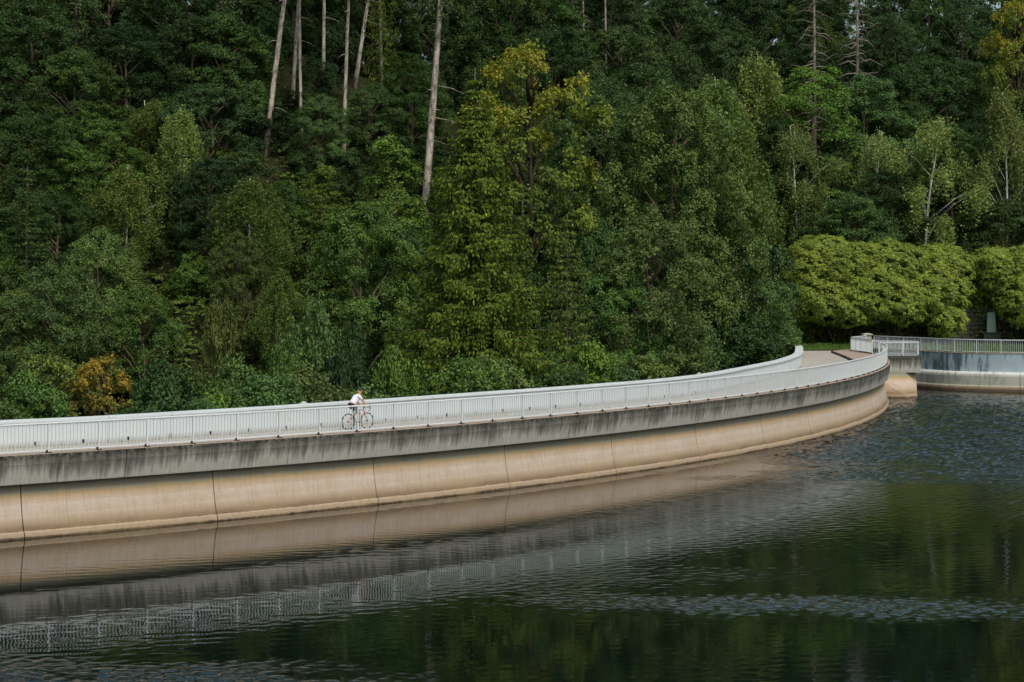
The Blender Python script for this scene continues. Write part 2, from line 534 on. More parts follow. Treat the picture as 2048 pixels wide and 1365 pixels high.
# ------------------------------------------------------------------ terrain
def lerp(a, b, t): return a + (b - a) * max(0, min(1, t))
def foot(x):
    """where the hillside starts to climb, and how high the ground is there"""
    if x < -20: d0 = lerp(100, 112, (x + 60) / 40)
    elif x < 8: d0 = lerp(112, 134, (x + 20) / 28)
    elif x < 24: d0 = lerp(134, 188, (x - 8) / 16)
    else: d0 = lerp(188, 194, (x - 24) / 30)
    return d0, lerp(-6.0, -0.35, (x - 8) / 13)
def bumpy(x, y):
    return 0.9 * math.sin(x * 0.21 + 1.3) * math.cos(y * 0.17) + 0.5 * math.sin(x * 0.53 + y * 0.31) + 0.3 * math.sin(y * 0.9 - x * 0.4)
def ground(x, y):
    d0, z0 = foot(x)
    t = max(0, y - d0)
    z = z0 + 0.50 * t
    cap = lerp(25, 36, (x - 5) / 25)
    if z > cap: z = cap + (z - cap) * 0.15
    return z + bumpy(x, y) * min(1, t / 12)
WALL = [(30.6, 171.3), (31.6, 169.0), (33.9, 165.4), (35.6, 162.4), (38.0, 160.6), (41.0, 159.5), (48.0, 158.4), (60.0, 158.0), (78.0, 158.5)]
WPATH = Path(catmull(WALL, 6))
def on_water_side(x, y):
    if x > 31:
        for a, b in zip(WPATH.p, WPATH.p[1:]):
            if a.x <= x <= b.x: return y < a.y + (b.y - a.y) * (x - a.x) / (b.x - a.x) + 2.2
    if y < 167 and math.hypot(x - CX, y - CY) > R - 2.0: return True
    return False
def build_terrain():
    xs = np.arange(-110, 125, 1.6); ys = np.arange(20, 330, 1.8)
    v, idx = [], {}
    for j, y in enumerate(ys):
        for i, x in enumerate(xs):
            z = -8.0 if on_water_side(x, y) else ground(x, y)
            v.append((x, y, z))
    nx = len(xs); f = []
    for j in range(len(ys) - 1):
        for i in range(nx - 1):
            a = j * nx + i
            f.append((a, a + 1, a + nx + 1, a + nx))
    tag(mesh_obj("hillside", v, f, M['soil'], smooth=True), kind='structure')
build_terrain()
def far_ground():
    # land beyond and behind, out to the horizon, lower than everything above
    v = [(-1500, -1500, -9), (1500, -1500, -9), (1500, 1500, -9), (-1500, 1500, -9)]
    tag(mesh_obj("ground", v, [(0, 1, 2, 3)], M['soil']), kind='structure')
far_ground()

# ------------------------------------------------------------------ water
def build_water():
    pts = [dam(s, -0.6, -3.0) for s in np.arange(-60, 97, 1.5)]
    pts += [Vector((28.0, 156.5, -3)), Vector((28.2, 166, -3)), Vector((30.4, 171.6, -3))]
    pts += [WPATH.at(u, -0.1, -3.0) for u in np.arange(0.5, WPATH.len, 1.5)]
    pts += [Vector((300, 158, -3)), Vector((300, -160, -3)), Vector((-300, -160, -3)), Vector((-300, pts[0].y - 1, -3))]
    for p in pts: p.z = -3.0
    import bmesh
    for p in pts: p.z = -3.06
    bm = bmesh.new()
    fc = bm.faces.new([bm.verts.new(p) for p in pts])
    bmesh.ops.triangulate(bm, faces=[fc])
    for q in bm.faces:
        q.normal_update()
        if q.normal.z < 0: q.normal_flip()
    me = bpy.data.meshes.new("water"); bm.to_mesh(me); bm.free()
    fv = np.array([v.co[:] for v in me.vertices]); ff = np.array([list(p.vertices) for p in me.polygons])
    bpy.data.meshes.remove(me)
    # the near lake as a real rippled surface
    rows_ = [43.0]
    while rows_[-1] < 168: rows_.append(rows_[-1] + 0.09 + max(0, rows_[-1] - 60) * 0.0010)
    rows_ = np.array(list(np.arange(-10, 42.5, 1.5)) + rows_)
    t = np.concatenate([-(0.31 + 0.02 * np.arange(30, 0, -1) ** 1.15), np.linspace(-0.31, 0.31, 500), 0.31 + 0.02 * np.arange(1, 31) ** 1.15]); nc = len(t)
    Y = np.repeat(rows_[:, None], nc, 1); X = t[None, :] * np.maximum(Y + 8, 30)
    fade = np.clip((0.345 - np.abs(t))[None, :] / 0.035, 0, 1) * np.clip((Y - 41) / 2.5, 0, 1)
    r = np.random.default_rng(21)
    def field(scale, n, seed):
        q = np.random.default_rng(seed); o = np.zeros_like(X)
        for _ in range(n):
            a = q.uniform(0, 2 * PI); k = 2 * PI / (scale * q.uniform(0.6, 1.6))
            o += np.sin(k * (math.cos(a) * X + math.sin(a) * Y) + q.uniform(0, 2 * PI))
        return o / math.sqrt(n / 2)
    w1, w2, w3 = field(12, 12, 1), field(3.2, 16, 2), field(0.8, 24, 3)
    w4 = field(0.38, 30, 5)
    def patch(cx, cy_, rx, ry, rot, edge, warp):
        c, s_ = math.cos(rot), math.sin(rot)
        dx, dy = X - cx, Y - cy_
        u, v_ = (dx * c + dy * s_) / rx, (-dx * s_ + dy * c) / ry
        q = np.sqrt(u * u + v_ * v_) + warp * (0.10 * w1 + 0.10 * w2 + 0.07 * w3)
        return np.clip((1 + edge - q) / (2 * edge), 0, 1)
    m = np.zeros_like(X)
    for n_, a_ in enumerate(WATER_PATCHES):
        q = a_[-1] * patch(*a_[:-1])
        if n_ < 2: q = q * (0.35 + 0.65 * np.clip((w4 - 0.1) * 1.0, 0, 1))
        m = np.maximum(m, q)
    calm, windy = np.zeros_like(X), np.zeros_like(X)
    for i in range(52):
        lam = 0.20 * (0.62 / 0.20) ** r.uniform(); a = -PI / 2 + r.normal() * 0.75; k = 2 * PI / lam
        windy += math.sqrt(2 / 52) / k * np.sin(k * (math.cos(a) * X + math.sin(a) * Y) + r.uniform(0, 2 * PI))
    for i in range(30):
        lam = 0.20 * (0.75 / 0.20) ** r.uniform(); a = r.uniform(0, 2 * PI); k = 2 * PI / lam
        calm += math.sqrt(2 / 30) / k * np.sin(k * (math.cos(a) * X + math.sin(a) * Y) + r.uniform(0, 2 * PI))
    gust = 0.35 + 0.65 * np.clip(0.55 + 0.5 * w3 + 0.35 * w2, 0, 1)
    Z = -3.0 + fade * (calm * 0.0070 * (0.8 + 0.5 * np.clip(w1, -1, 1.5)) + windy * m * gust)
    nr = len(rows_)
    gv = np.stack([X, Y, Z], -1).reshape(-1, 3)
    rr = np.hypot(X - CX, Y - CY)
    inside = (rr < R - 0.5) & (Y < 168)
    wx = np.array([p.x for p in WPATH.p]); wy = np.array([p.y for p in WPATH.p])
    inside |= (Y > np.interp(X, wx, wy) - 0.1) & (X > 28) | (Y > 166)
    j, i = np.meshgrid(np.arange(nr - 1), np.arange(nc - 1), indexing='ij')
    a = (j * nc + i)
    ok = ~(inside[:-1, :-1] & inside[1:, :-1] & inside[:-1, 1:] & inside[1:, 1:])
    a = a[ok]
    gf = np.stack([a, a + 1, a + nc + 1, a + nc], -1)
    used = np.unique(gf); remap = np.full(len(gv), -1); remap[used] = np.arange(len(used))
    gv = gv[used]; gf = remap[gf]; wind = (m * gust).reshape(-1)[used]
    nv = len(gv)
    me = bpy.data.meshes.new("water")
    allv = np.concatenate([gv, fv]).astype(np.float32)
    me.vertices.add(len(allv)); me.vertices.foreach_set("co", allv.ravel())
    li = np.concatenate([gf.ravel(), (ff + nv).ravel()]).astype(np.int32)
    me.loops.add(len(li)); me.loops.foreach_set("vertex_index", li)
    me.polygons.add(len(gf) + len(ff))
    st = np.concatenate([np.arange(len(gf)) * 4, len(gf) * 4 + np.arange(len(ff)) * 3]).astype(np.int32)
    to = np.concatenate([np.full(len(gf), 4), np.full(len(ff), 3)]).astype(np.int32)
    me.polygons.foreach_set("loop_start", st); me.polygons.foreach_set("loop_total", to)
    me.polygons.foreach_set("use_smooth", np.ones(len(st), dtype=bool))
    me.update(calc_edges=True)
    at_ = me.attributes.new("wind", 'FLOAT', 'POINT')
    at_.data.foreach_set("value", np.concatenate([wind, np.zeros(len(fv))]).astype(np.float32))
    me.materials.append(M['water'])
    o = bpy.data.objects.new("water", me); COL.objects.link(o)
    tag(o, kind='structure')
    print("water quads", len(gf))
# wind patches on the lake: centre x, y, radius x, y, rotation, edge softness, warp, strength
WATER_PATCHES = [
    (8.0, 57.3, 7.5, 1.5, -0.10, 0.9, 2.4, 0.36),
    (-13.5, 46.4, 7.5, 2.6, -0.1, 0.6, 2.0, 0.50),
    (36.0, 124.0, 24.0, 36.0, -0.25, 0.22, 0.8, 0.46),
    (22.0, 88.0, 20.0, 9.0, 0.80, 0.7, 0.9, 0.055),
    (5.0, 62.0, 6.0, 2.0, 0.2, 0.8, 1.5, 0.05),
]
build_water()

# ------------------------------------------------------------------ the dam
def s_of_x(px, off, z):
    """arc length at which the sweep crosses the bearing px (photo column)"""
    lo, hi = -30, 85
    for _ in range(50):
        m = (lo + hi) / 2; p = dam(m, off, z)
        if 1024 + 4000 * p.x / p.y < px: lo = m
        else: hi = m
    return lo
def build_dam():
    D = empty("dam", dam(30, -2, -3.0))
    D.location = (0, 0, 0)
    tag(D, "long curved concrete dam with a tan wall under a grey streaked cornice", "dam")
    # body behind the facing
    sweep("dam_core", dam, [(-0.32, -0.30), (-0.32, -9.0), (-3.2, -9.0), (-3.2, -0.30)], S0, S1 + 1.2, 1.5, M['joint'], D)
    # cornice: upright lip, then a face raking back under it
    prof = [(0.22, 0.0), (0.25, -0.03), (0.25, -0.34), (0.243, -0.36), (0.10, -1.02), (0.09, -1.05), (-0.30, -1.04), (-0.30, -0.02)]
    js = [s_of_x(x, 0.2, -0.5) for x in (252, 577, 894, 1136, 1326, 1476)]
    js = [js[0] - 8.0 * k for k in (5, 4, 3, 2, 1)] + js + [js[-1] + 8 * k for k in (1, 2, 3, 4)]
    js = sorted([S0] + [j for j in js if S0 < j < S1 - 2] + [S1 + 0.7])
    rnd = random.Random(3)
    for a, b in zip(js, js[1:]):
        k = rnd.uniform(-0.008, 0.008)
        sweep("cornice_panel", dam, [(o + k, z) for o, z in prof], a + 0.014, b - 0.014, 1.0, M['cornice'], D)
    # wall facing, flaring towards its foot
    wp = [(-0.29, -1.0), (-0.22, -1.06), (-0.21, -1.35), (-0.16, -1.8), (-0.09, -2.2), (0.0, -2.55), (0.03, -2.70), (0.04, -3.6), (-0.29, -3.6)]
    wj = [s_of_x(x, -0.1, -2.6) for x in (44, 429, 750, 1013, 1226, 1394, 1526, 1618)]
    hair = []
    wj = [wj[0] - 8 * k for k in (3, 2, 1)] + wj + [wj[-1] + 6 * k for k in (1, 2, 3, 4, 5)]
    wj = sorted([S0] + [j for j in wj if S0 < j < S1 - 2] + [S1])
    for a, b in zip(wj, wj[1:]):
        mid = a + (b - a) * 0.22
        sweep("wall_section", dam, wp, a + 0.02, mid - 0.004, 1.0, M['damwall'], D)
        sweep("wall_section", dam, wp, mid + 0.004, b - 0.02, 1.0, M['damwall'], D)
        sweep("foot_step", dam, [(0.041, -2.74), (0.07, -2.75), (0.10, -2.79), (0.12, -2.90), (0.125, -3.5), (0.041, -3.5)], a + 0.02, b - 0.02, 1.0, M['damwall'], D)
    # kerb the railing stands on
    kj = list(np.arange(S0, S1 + 1, 2.0)) + [S1 + 1.0]
    for a, b in zip(kj, kj[1:]):
        sweep("kerb_slab", dam, [(0.20, 0.0), (0.20, 0.014), (-0.30, 0.022), (-0.33, 0.0), (-0.33, -0.2), (-0.302, -0.2), (-0.302, 0.0)], a + 0.006, b - 0.006, 1.0, M['kerb'], D)
    # downstream face under the parapet
    sweep("downstream_wall", PPATH.at, [(-0.02, -0.12), (-0.02, -9), (-0.36, -9), (-0.36, -0.12)], 12, PPATH.len - 0.1, 1.5, M['damwall'], D)
    return D
DAM = build_dam()

def build_road():
    import bmesh
    bm = bmesh.new()
    a = [dam(s, -0.331, -0.1) for s in np.arange(S0 + 0.2, S1 + 1, 1.5)]
    b = [PPATH.at(u, 0.0, -0.1) for u in np.arange(PPATH.len, 17.0, -1.0)]
    mid = [Vector((28.3, 160, -0.1)), Vector((28.2, 166.3, -0.1)), Vector((28.4, 169.4, -0.1)), Vector((24, 169.3, -0.1)), Vector((17, 170.5, -0.1)), Vector((8, 173, -0.1)), Vector((4, 172, -0.1)), Vector((7, 167.5, -0.1))]
    fc = bm.faces.new([bm.verts.new(p) for p in a + mid + b])
    bmesh.ops.triangulate(bm, faces=[fc])
    for q in bm.faces:
        if q.normal.z < 0: q.normal_flip()
    me = bpy.data.meshes.new("road"); bm.to_mesh(me); bm.free()
    me.materials.append(M['road'])
    o = bpy.data.objects.new("road", me); COL.objects.link(o); tag(o, kind='structure')
    # solid ground under the end of the crest road
    mb = MB()
    poly = [(21.5, 150), (28.6, 156), (28.7, 159.6), (28.3, 166.2), (30.4, 171.2), (31.0, 176), (2, 178), (2, 168), (14, 163.9), (19, 162.4), (21.4, 160.2), (22.2, 156)]
    n = len(poly)
    v = [(x, y, -0.13) for x, y in poly] + [(x, y, -8) for x, y in poly]
    f = [tuple(range(n))] + [(i, i + n, (i + 1) % n + n, (i + 1) % n) for i in range(n)]
    tag(mesh_obj("embankment", v, f, M['soil']), kind='structure')
build_road()

def build_sidewalk():
    poly = [(25.35, 147.5), (26.05, 157.0), (26.55, 165.8), (28.35, 168.9), (30.3, 171.0), (28.15, 166.2), (28.75, 159.4), (28.45, 155.9), (27.1, 150.0), (26.45, 144.5)]
    n = len(poly)
    v = [(x, y, 0.03) for x, y in poly] + [(x, y, -0.12) for x, y in poly]
    f = [tuple(range(n))] + [(i, i + n, (i + 1) % n + n, (i + 1) % n) for i in range(n)]
    o = mesh_obj("sidewalk", v, f, M['kerb']); tag(o, kind='structure')
    # dark kerb stones on its road edge
    a = [Vector((25.35, 147.5, 0)), Vector((26.05, 157.0, 0)), Vector((26.55, 165.8, 0))]
    P = Path(a)
    for k in range(int(P.len / 1.0)):
        u = k + 0.5
        mb = MB(); mb.bevbox((0, 0, 0), (0.97, 0.14, 0.165), 0.015)
        s = mb.build("kerb_stone", M['darkstone'], o)
        s.location = P.at(u, -0.075, -0.035); s.rotation_euler = (0, 0, P.rz(u))
build_sidewalk()

# ------------------------------------------------------------------ railings
def bar_mesh(name, h, w, d, mat):
    mb = MB(); mb.box((0, 0, h / 2), (w, d, h)); o = mb.build(name, mat)
    COL.objects.unlink(o); return o
POST_ALL = {}
def railing(name, path, L, z0, H, label, cat, spacing=2.0, gap=0.1429, u_post0=0.0, singles=0, foot=True, in_view=None, rail_w=0.05):
    """path(u, off, z): uprights along it; singles = how many bars become their own parts, nearest first"""
    root = empty(name, (0, 0, 0)); tag(root, label, cat)
    post = bar_mesh("post", H - 0.02, 0.055, 0.07, M['white'])
    bar = bar_mesh("baluster", H - 0.17, 0.018, 0.034, M['white'])
    plate = None
    if foot:
        mb = MB(); mb.box((0, 0, 0.012), (0.16, 0.2, 0.024)); mb.box((-0.09, -0.06, 0.05), (0.06, 0.05, 0.1)); mb.box((0.05, 0.03, 0.04), (0.03, 0.03, 0.06))
        plate = mb.build("foot_plate", M['rust']); COL.objects.unlink(plate)
    def rz(u):
        a, b = path(max(0, u - 0.03), 0, 0), path(min(L, u + 0.03), 0, 0)
        return math.atan2(b.y - a.y, b.x - a.x)
    ups = list(np.arange(u_post0, L + 1e-6, spacing))
    if L - ups[-1] > 0.4: ups.append(L)
    bars = []
    for a, b in zip(ups, ups[1:]):
        n = max(1, int(round((b - a) / gap)))
        bars += [a + (b - a) * k / n for k in range(1, n)]
    for u in ups:
        o = part_copy(post, root, path(u, 0, z0), rz(u)); o.name = "post"
        if plate:
            p = part_copy(plate, root, path(u, 0, z0 + 0.004), rz(u)); p.name = "foot_plate"
    info = []
    for u in bars:
        p = path(u, 0, z0 + 0.10); info.append((p.y if in_view is None or in_view(p) else 1e9, u, p))
    info.sort(key=lambda t: t[0])
    for k, (d, u, p) in enumerate(info[:singles]):
        o = part_copy(bar, root, p, rz(u)); o.name = "baluster"
    rest = info[singles:]
    if rest:
        mb = MB()
        for d, u, p in rest:
            mb.box(p + Vector((0, 0, (H - 0.17) / 2)), (0.018, 0.034, H - 0.17), Matrix.Rotation(rz(u), 3, 'Z'))
        tag(mb.build("balusters", M['white'], root), kind='stuff')
    # rails
    w = rail_w
    sweep("handrail", path, [(-w, z0 + H - 0.035), (-w * 0.8, z0 + H + 0.012), (w * 0.8, z0 + H + 0.012), (w, z0 + H - 0.035), (w * 0.7, z0 + H - 0.05), (-w * 0.7, z0 + H - 0.05)], 0, L, 0.5, M['white'], root, uvz=False)
    sweep("bottom_rail", path, [(-0.022, z0 + 0.075), (-0.022, z0 + 0.115), (0.022, z0 + 0.115), (0.022, z0 + 0.075)], 0, L, 0.5, M['white'], root, uvz=False)
    return root
def vis(p):
    c = 1024 + 4000 * p.x / p.y
    return -40 < c < 2090
# u runs from S0; posts fall on even metres from s = 0
railing("railing", lambda u, o, z: dam(u + S0, o, z), 96.0 - S0, 0.022, 1.08,
        "long white bar railing following the curved water side of the dam crest", "railing", 2.0, 2.0 / 14, 0.0, 300, True, vis)

def poly_path(pts): return Path(pts)
BAL = Path([(28.55, 155.35), (31.62, 155.5), (32.15, 158.6), (28.7, 159.2)])
def build_balcony():
    root = empty("viewing_platform", (0, 0, 0)); tag(root, "small square concrete platform on a tapered tan pier at the end of the dam", "platform")
    def block(name, poly, z1, z0, mat, inset=0.0):
        n = len(poly); c = Vector((sum(p[0] for p in poly) / n, sum(p[1] for p in poly) / n))
        v, uv = [], []
        L = 0
        for z, k in ((z1, 0.0), (z0, inset)):
            L = 0
            for i, p in enumerate(poly):
                q = Vector(p).lerp(c, k) if k else Vector(p)
                v.append((q.x, q.y, z)); uv.append((p[0] * 1.0 + p[1] * 0.7, z))
        f = [tuple(range(n)), tuple(range(n, 2 * n))[::-1]] + [(i, i + n, (i + 1) % n + n, (i + 1) % n) for i in range(n)]
        o = mesh_obj(name, v, f, mat, root, uv)
        return o
    deck = [(27.3, 153.0), (31.35, 153.1), (32.5, 159.0), (28.5, 159.6)]
    block("deck_slab", deck, 0.0, -1.14, M['cornice'], 0.03)
    # pier with two faces meeting at an edge, spreading to the water
    top = [(27.6, 156.6), (30.35, 155.1), (31.75, 158.2), (28.0, 160.5)]
    bot = [(26.8, 152.6), (29.8, 151.3), (30.98, 152.9), (31.4, 160.0), (27.5, 161)]
    top = [(27.3, 153.3), (30.0, 153.02), (31.15, 154.3), (31.4, 159.0), (28.0, 160.5)]
    v = [(x, y, -1.13) for x, y in top] + [(lerp(a[0], b[0], .93), lerp(a[1], b[1], .93), -2.78) for a, b in zip(top, bot)] + [(x, y, -2.80) for x, y in bot] + [(x, y, -4.0) for x, y in bot]
    uv = [(p[0] + p[1], p[2]) for p in v]
    n = 5
    f = [tuple(range(n))]
    for r in range(3):
        f += [(r * n + i, r * n + i + n, r * n + (i + 1) % n + n, r * n + (i + 1) % n) for i in range(n)]
    mesh_obj("pier", v, f, M['damwall'], root, uv)
    # white bent pipe on the slab face
    mb = MB()
    mb.tube([(28.55, 153.0, -1.05), (28.55, 152.96, -0.55), (28.95, 152.96, -0.55), (28.95, 153.0, -1.05)], 0.028, 6)
    mb.build("bent_pipe", M['white'], root)
    return root
build_balcony()
railing("railing", BAL.at, BAL.len, 0.005, 1.08, "white bar railing wrapped round the small square platform", "railing", 1.85, 0.15, 0.0, 200, True)
LB = Path([(28.75, 159.6), (28.15, 166.0), (28.2, 166.3), (30.2, 170.55)])
railing("railing", LB.at, LB.len, 0.03, 1.12, "short white railing bending back from the platform to the stone pillar", "railing", 1.65, 0.14, 0.0, 200, True)

def build_pillar():
    p = Vector((30.35, 171.0, 0))
    root = empty("stone_pillar", p, 0.1); tag(root, "squat grey stone gate pillar with a flat overhanging cap beside the railings", "pillar")
    z0 = -0.1
    mb = MB(); mb.bevbox((0, 0, z0 + 0.6), (0.62, 0.62, 1.26), 0.02); mb.build("pillar_shaft", M['stone'], root)
    mb = MB(); mb.bevbox((0, 0, 1.22), (0.82, 0.82, 0.12), 0.03)
    mb.add([(-0.36, -0.36, 1.281), (0.36, -0.36, 1.281), (0.36, 0.36, 1.281), (-0.36, 0.36, 1.281), (0, 0, 1.36)], [(0, 1, 4), (1, 2, 4), (2, 3, 4), (3, 0, 4)])
    mb.build("pillar_cap", M['stone'], root)
build_pillar()

# ------------------------------------------------------------------ parapet
def build_parapet():
    root = empty("parapet", (0, 0, 0)); tag(root, "solid pale blue-grey parapet wall with flat coping on the valley side of the crest", "parapet wall")
    def at(u, o, z): return PPATH.at(u, o, z)   # travel is left to right, so off>0 is towards the road
    u, k = 17.0, 0
    Lp = PPATH.len - 0.05
    while u < Lp - 0.3:
        u2 = min(u + 2.9, Lp)
        if Lp - u2 < 0.6: u2 = Lp
        fine = 0.6
        sweep("parapet_panel", at, [(0.0, -0.12), (0.0, 0.83), (-0.34, 0.83), (-0.34, -0.12)], u + 0.006, u2 - 0.006, fine, M['parapet'], root)
        dz = 0.004 * math.sin(k * 2.1)
        sweep("coping_stone", at, [(0.09, 0.835), (0.10, 0.85), (0.10, 0.935 + dz), (0.085, 0.95 + dz), (-0.46, 0.95 + dz), (-0.475, 0.935), (-0.475, 0.835)], u + 0.008, u2 - 0.008, fine, M['parapet'], root)
        u = u2; k += 1
    # drain slots at the foot: black plates paint the shade inside them
    hole = bar_mesh("drain_slot", 0.13, 0.075, 0.03, M['black'])
    u = 17.6
    while u < 95:
        o = part_copy(hole, root, at(u, -0.002, -0.02), PPATH.rz(u)); o.name = "drain_slot"
        u += 1.95
    # small pale marker caps on the coping
    for px, D in ((612, 84.7), (1404, 110.6)):
        x = (px - 1024) / 4000 * D
        best = min(np.arange(17, 110, 0.2), key=lambda q: abs(at(q, -0.2, 0).x / at(q, -0.2, 0).y - (px - 1024) / 4000))
        mb = MB(); c = at(best, -0.36, 0.95)
        mb.add([(-0.2, -0.08, 0.0), (0.2, -0.08, 0), (0.2, 0.08, 0), (-0.2, 0.08, 0), (-0.05, 0, 0.11), (0.05, 0, 0.11)], [(0, 1, 5, 4), (1, 2, 5), (2, 3, 4, 5), (3, 0, 4)])
        o = mb.build("coping_knob", M['parapet'], root); o.location = c; o.rotation_euler = (0, 0, PPATH.rz(best))
    # faint yellow spray scrawl
    yel = plain("faint_yellow_spray", lin("c9cc9a"), 0.8)
    L = {'K': [[(0, 0), (0, 1)], [(.55, 1), (0, .45), (.6, 0)]], 'E': [[(.5, 1), (0, 1), (0, 0), (.55, 0)], [(0, .5), (.4, .5)]],
         'L': [[(0, 1), (0, 0), (.5, 0)]], 'K2': [[(0, 0), (0, 1)], [(.6, .95), (0, .5), (.7, -.1)]]}
    best = min(np.arange(17, 60, 0.1), key=lambda q: abs(at(q, 0, 0).x / at(q, 0, 0).y - (655 - 1024) / 4000))
    mb = MB()
    cx = 0
    for ch in ('K', 'E', 'L', 'K2'):
        for stroke in L[ch]:
            pts = [(cx + a * 0.24 + 0.03 * math.sin(7 * a + cx), 0.34 + b * 0.26 - 0.04 * cx) for a, b in stroke]
            mb.tube([at(best + a, 0.004, z) for a, z in pts], 0.013, 4)
        cx += 0.24
    mb.build("sprayed_scrawl", yel, root)
build_parapet()

# ------------------------------------------------------------------ far retaining wall
def build_far_wall():
    root = empty("retaining_wall", (0, 0, 0)); tag(root, "blue-grey stained retaining wall above the water beside the lawn", "retaining wall")
    # travel runs from the pillar towards the right, so off>0 is the water side
    at = WPATH.at
    marks = [0.4]
    while marks[-1] < WPATH.len - 1: marks.append(min(WPATH.len, marks[-1] + (8.2 if len(marks) > 1 else 10.6)))
    for a, b in zip(marks, marks[1:]):
        sweep("wall_panel", at, [(0.0, 0.0), (0.0, -1.55), (-0.5, -1.55), (-0.5, 0.0)], a + 0.02, b - 0.02, 1.0, M['bluewall'], root)
        sweep("wall_cap", at, [(0.03, 0.004), (0.03, 0.05), (-0.5, 0.05), (-0.5, 0.004)], a + 0.01, b - 0.01, 1.0, M['kerb'], root)
    sweep("wall_core", at, [(-0.05, -0.03), (-0.05, -8), (-0.49, -8), (-0.49, -0.03)], 0.2, WPATH.len, 1.5, M['joint'], root)
    marks = [5.2, 9.0]
    while marks[-1] < WPATH.len - 1: marks.append(min(WPATH.len, marks[-1] + 7.0))
    prof = [(0.0, -1.46), (0.22, -1.44), (0.40, -1.50), (0.50, -1.62), (0.55, -1.80), (0.58, -2.52), (0.72, -2.56), (0.76, -2.66), (0.78, -2.80), (0.78, -3.9), (0.0, -3.9)]
    for a, b in zip(marks, marks[1:]):
        sweep("ledge_block", at, prof, a + 0.02, b - 0.02, 1.0, M['ledge'], root)
build_far_wall()
railing("railing", lambda u, o, z: WPATH.at(u + 0.5, o - 0.15, z), WPATH.len - 1.0, 0.05, 1.08,
        "white bar railing along the top of the blue-grey retaining wall", "railing", 2.0, 0.15, 0.0, 220, False, vis)

# ------------------------------------------------------------------ lawn and monument
def build_lawn():
    P = [(p.x, p.y) for p in [WPATH.at(u, -0.45) for u in np.arange(0.3, WPATH.len, 1.0)]]
    poly = P + [(80, 199), (28, 199), (14, 190), (8, 180), (8, 173.2), (17, 170.7), (24, 169.5), (28.4, 169.6)]
    import bmesh
    bm = bmesh.new()
    fc = bm.faces.new([bm.verts.new((x, y, 0.0)) for x, y in poly])
    bmesh.ops.triangulate(bm, faces=[fc])
    for q in bm.faces:
        if q.normal.z < 0: q.normal_flip()
    me = bpy.data.meshes.new("lawn"); bm.to_mesh(me); bm.free()
    me.materials.append(M['lawn'])
    o = bpy.data.objects.new("lawn", me); COL.objects.link(o); tag(o, kind='structure')
    o.location.z = -0.03
build_lawn()

def rows(px, z, D): return ((px - 1024) / 4000 * D, D, z)
def build_monument():
    x, y, _ = rows(1982, 0, 183.5)
    root = empty("stone_slab_monument", (x, y, 0), 0.05); tag(root, "tall green-grey stone slab standing on a dark stone plinth", "monument")
    mb = MB()
    v = [(-0.40, -0.12, 1.05), (0.44, -0.12, 1.05), (0.44, 0.12, 1.05), (-0.40, 0.12, 1.05), (-0.33, -0.09, 2.85), (0.36, -0.09, 2.9), (0.36, 0.09, 2.9), (-0.33, 0.09, 2.85)]
    mb.add(v, [(0, 3, 2, 1), (4, 5, 6, 7), (0, 1, 5, 4), (1, 2, 6, 5), (2, 3, 7, 6), (3, 0, 4, 7)])
    mb.build("slab", M['greenstone'], root)
    mb = MB(); mb.bevbox((0.02, 0, 0.5), (1.6, 0.8, 1.05), 0.03); mb.build("plinth", M['darkstone'], root)
    mb = MB(); mb.bevbox((0.02, 0, 1.0), (1.9, 1.0, 0.09), 0.02); mb.build("plinth_cap", M['darkstone'], root)
    # wall of squared dark stones behind
    w = empty("stone_wall", (x, y + 1.4, 0)); tag(w, "low dark wall of squared mossy stones behind the slab under the bushes", "stone wall")
    mb = MB(); mb.box((0, 0.3, 1.5), (13, 0.4, 3.2)); mb.build("wall_backing", M['joint'], w)
    rnd = random.Random(5)
    shapes = []
    for i in range(4):
        q = MB(); q.bevbox((0, 0, 0), (0.74 + 0.0 * i, 0.3, 0.36), 0.03)
        s = q.build("stone", M['darkstone']); COL.objects.unlink(s); shapes.append(s)
    for r in range(8):
        for k in range(-8, 8):
            o = part_copy(shapes[(r + k) % 4], w, (k * 0.8 + (0.4 if r % 2 else 0), rnd.uniform(-0.03, 0.03), 0.2 + r * 0.4)); o.name = "stone"
    b = empty("stone_bench", rows(1916, 0, 187.5)); tag(b, "pale tan stone block bench half hidden at the foot of the bushes", "bench")
    mb = MB(); mb.bevbox((0, 0, 1.0), (1.5, 0.5, 0.16), 0.03); mb.build("seat", M['stone'], b)
    for sx in (-0.5, 0.5):
        mb = MB(); mb.bevbox((sx, 0, 0.46), (0.22, 0.44, 0.92), 0.02); mb.build("leg", M['stone'], b)
build_monument()

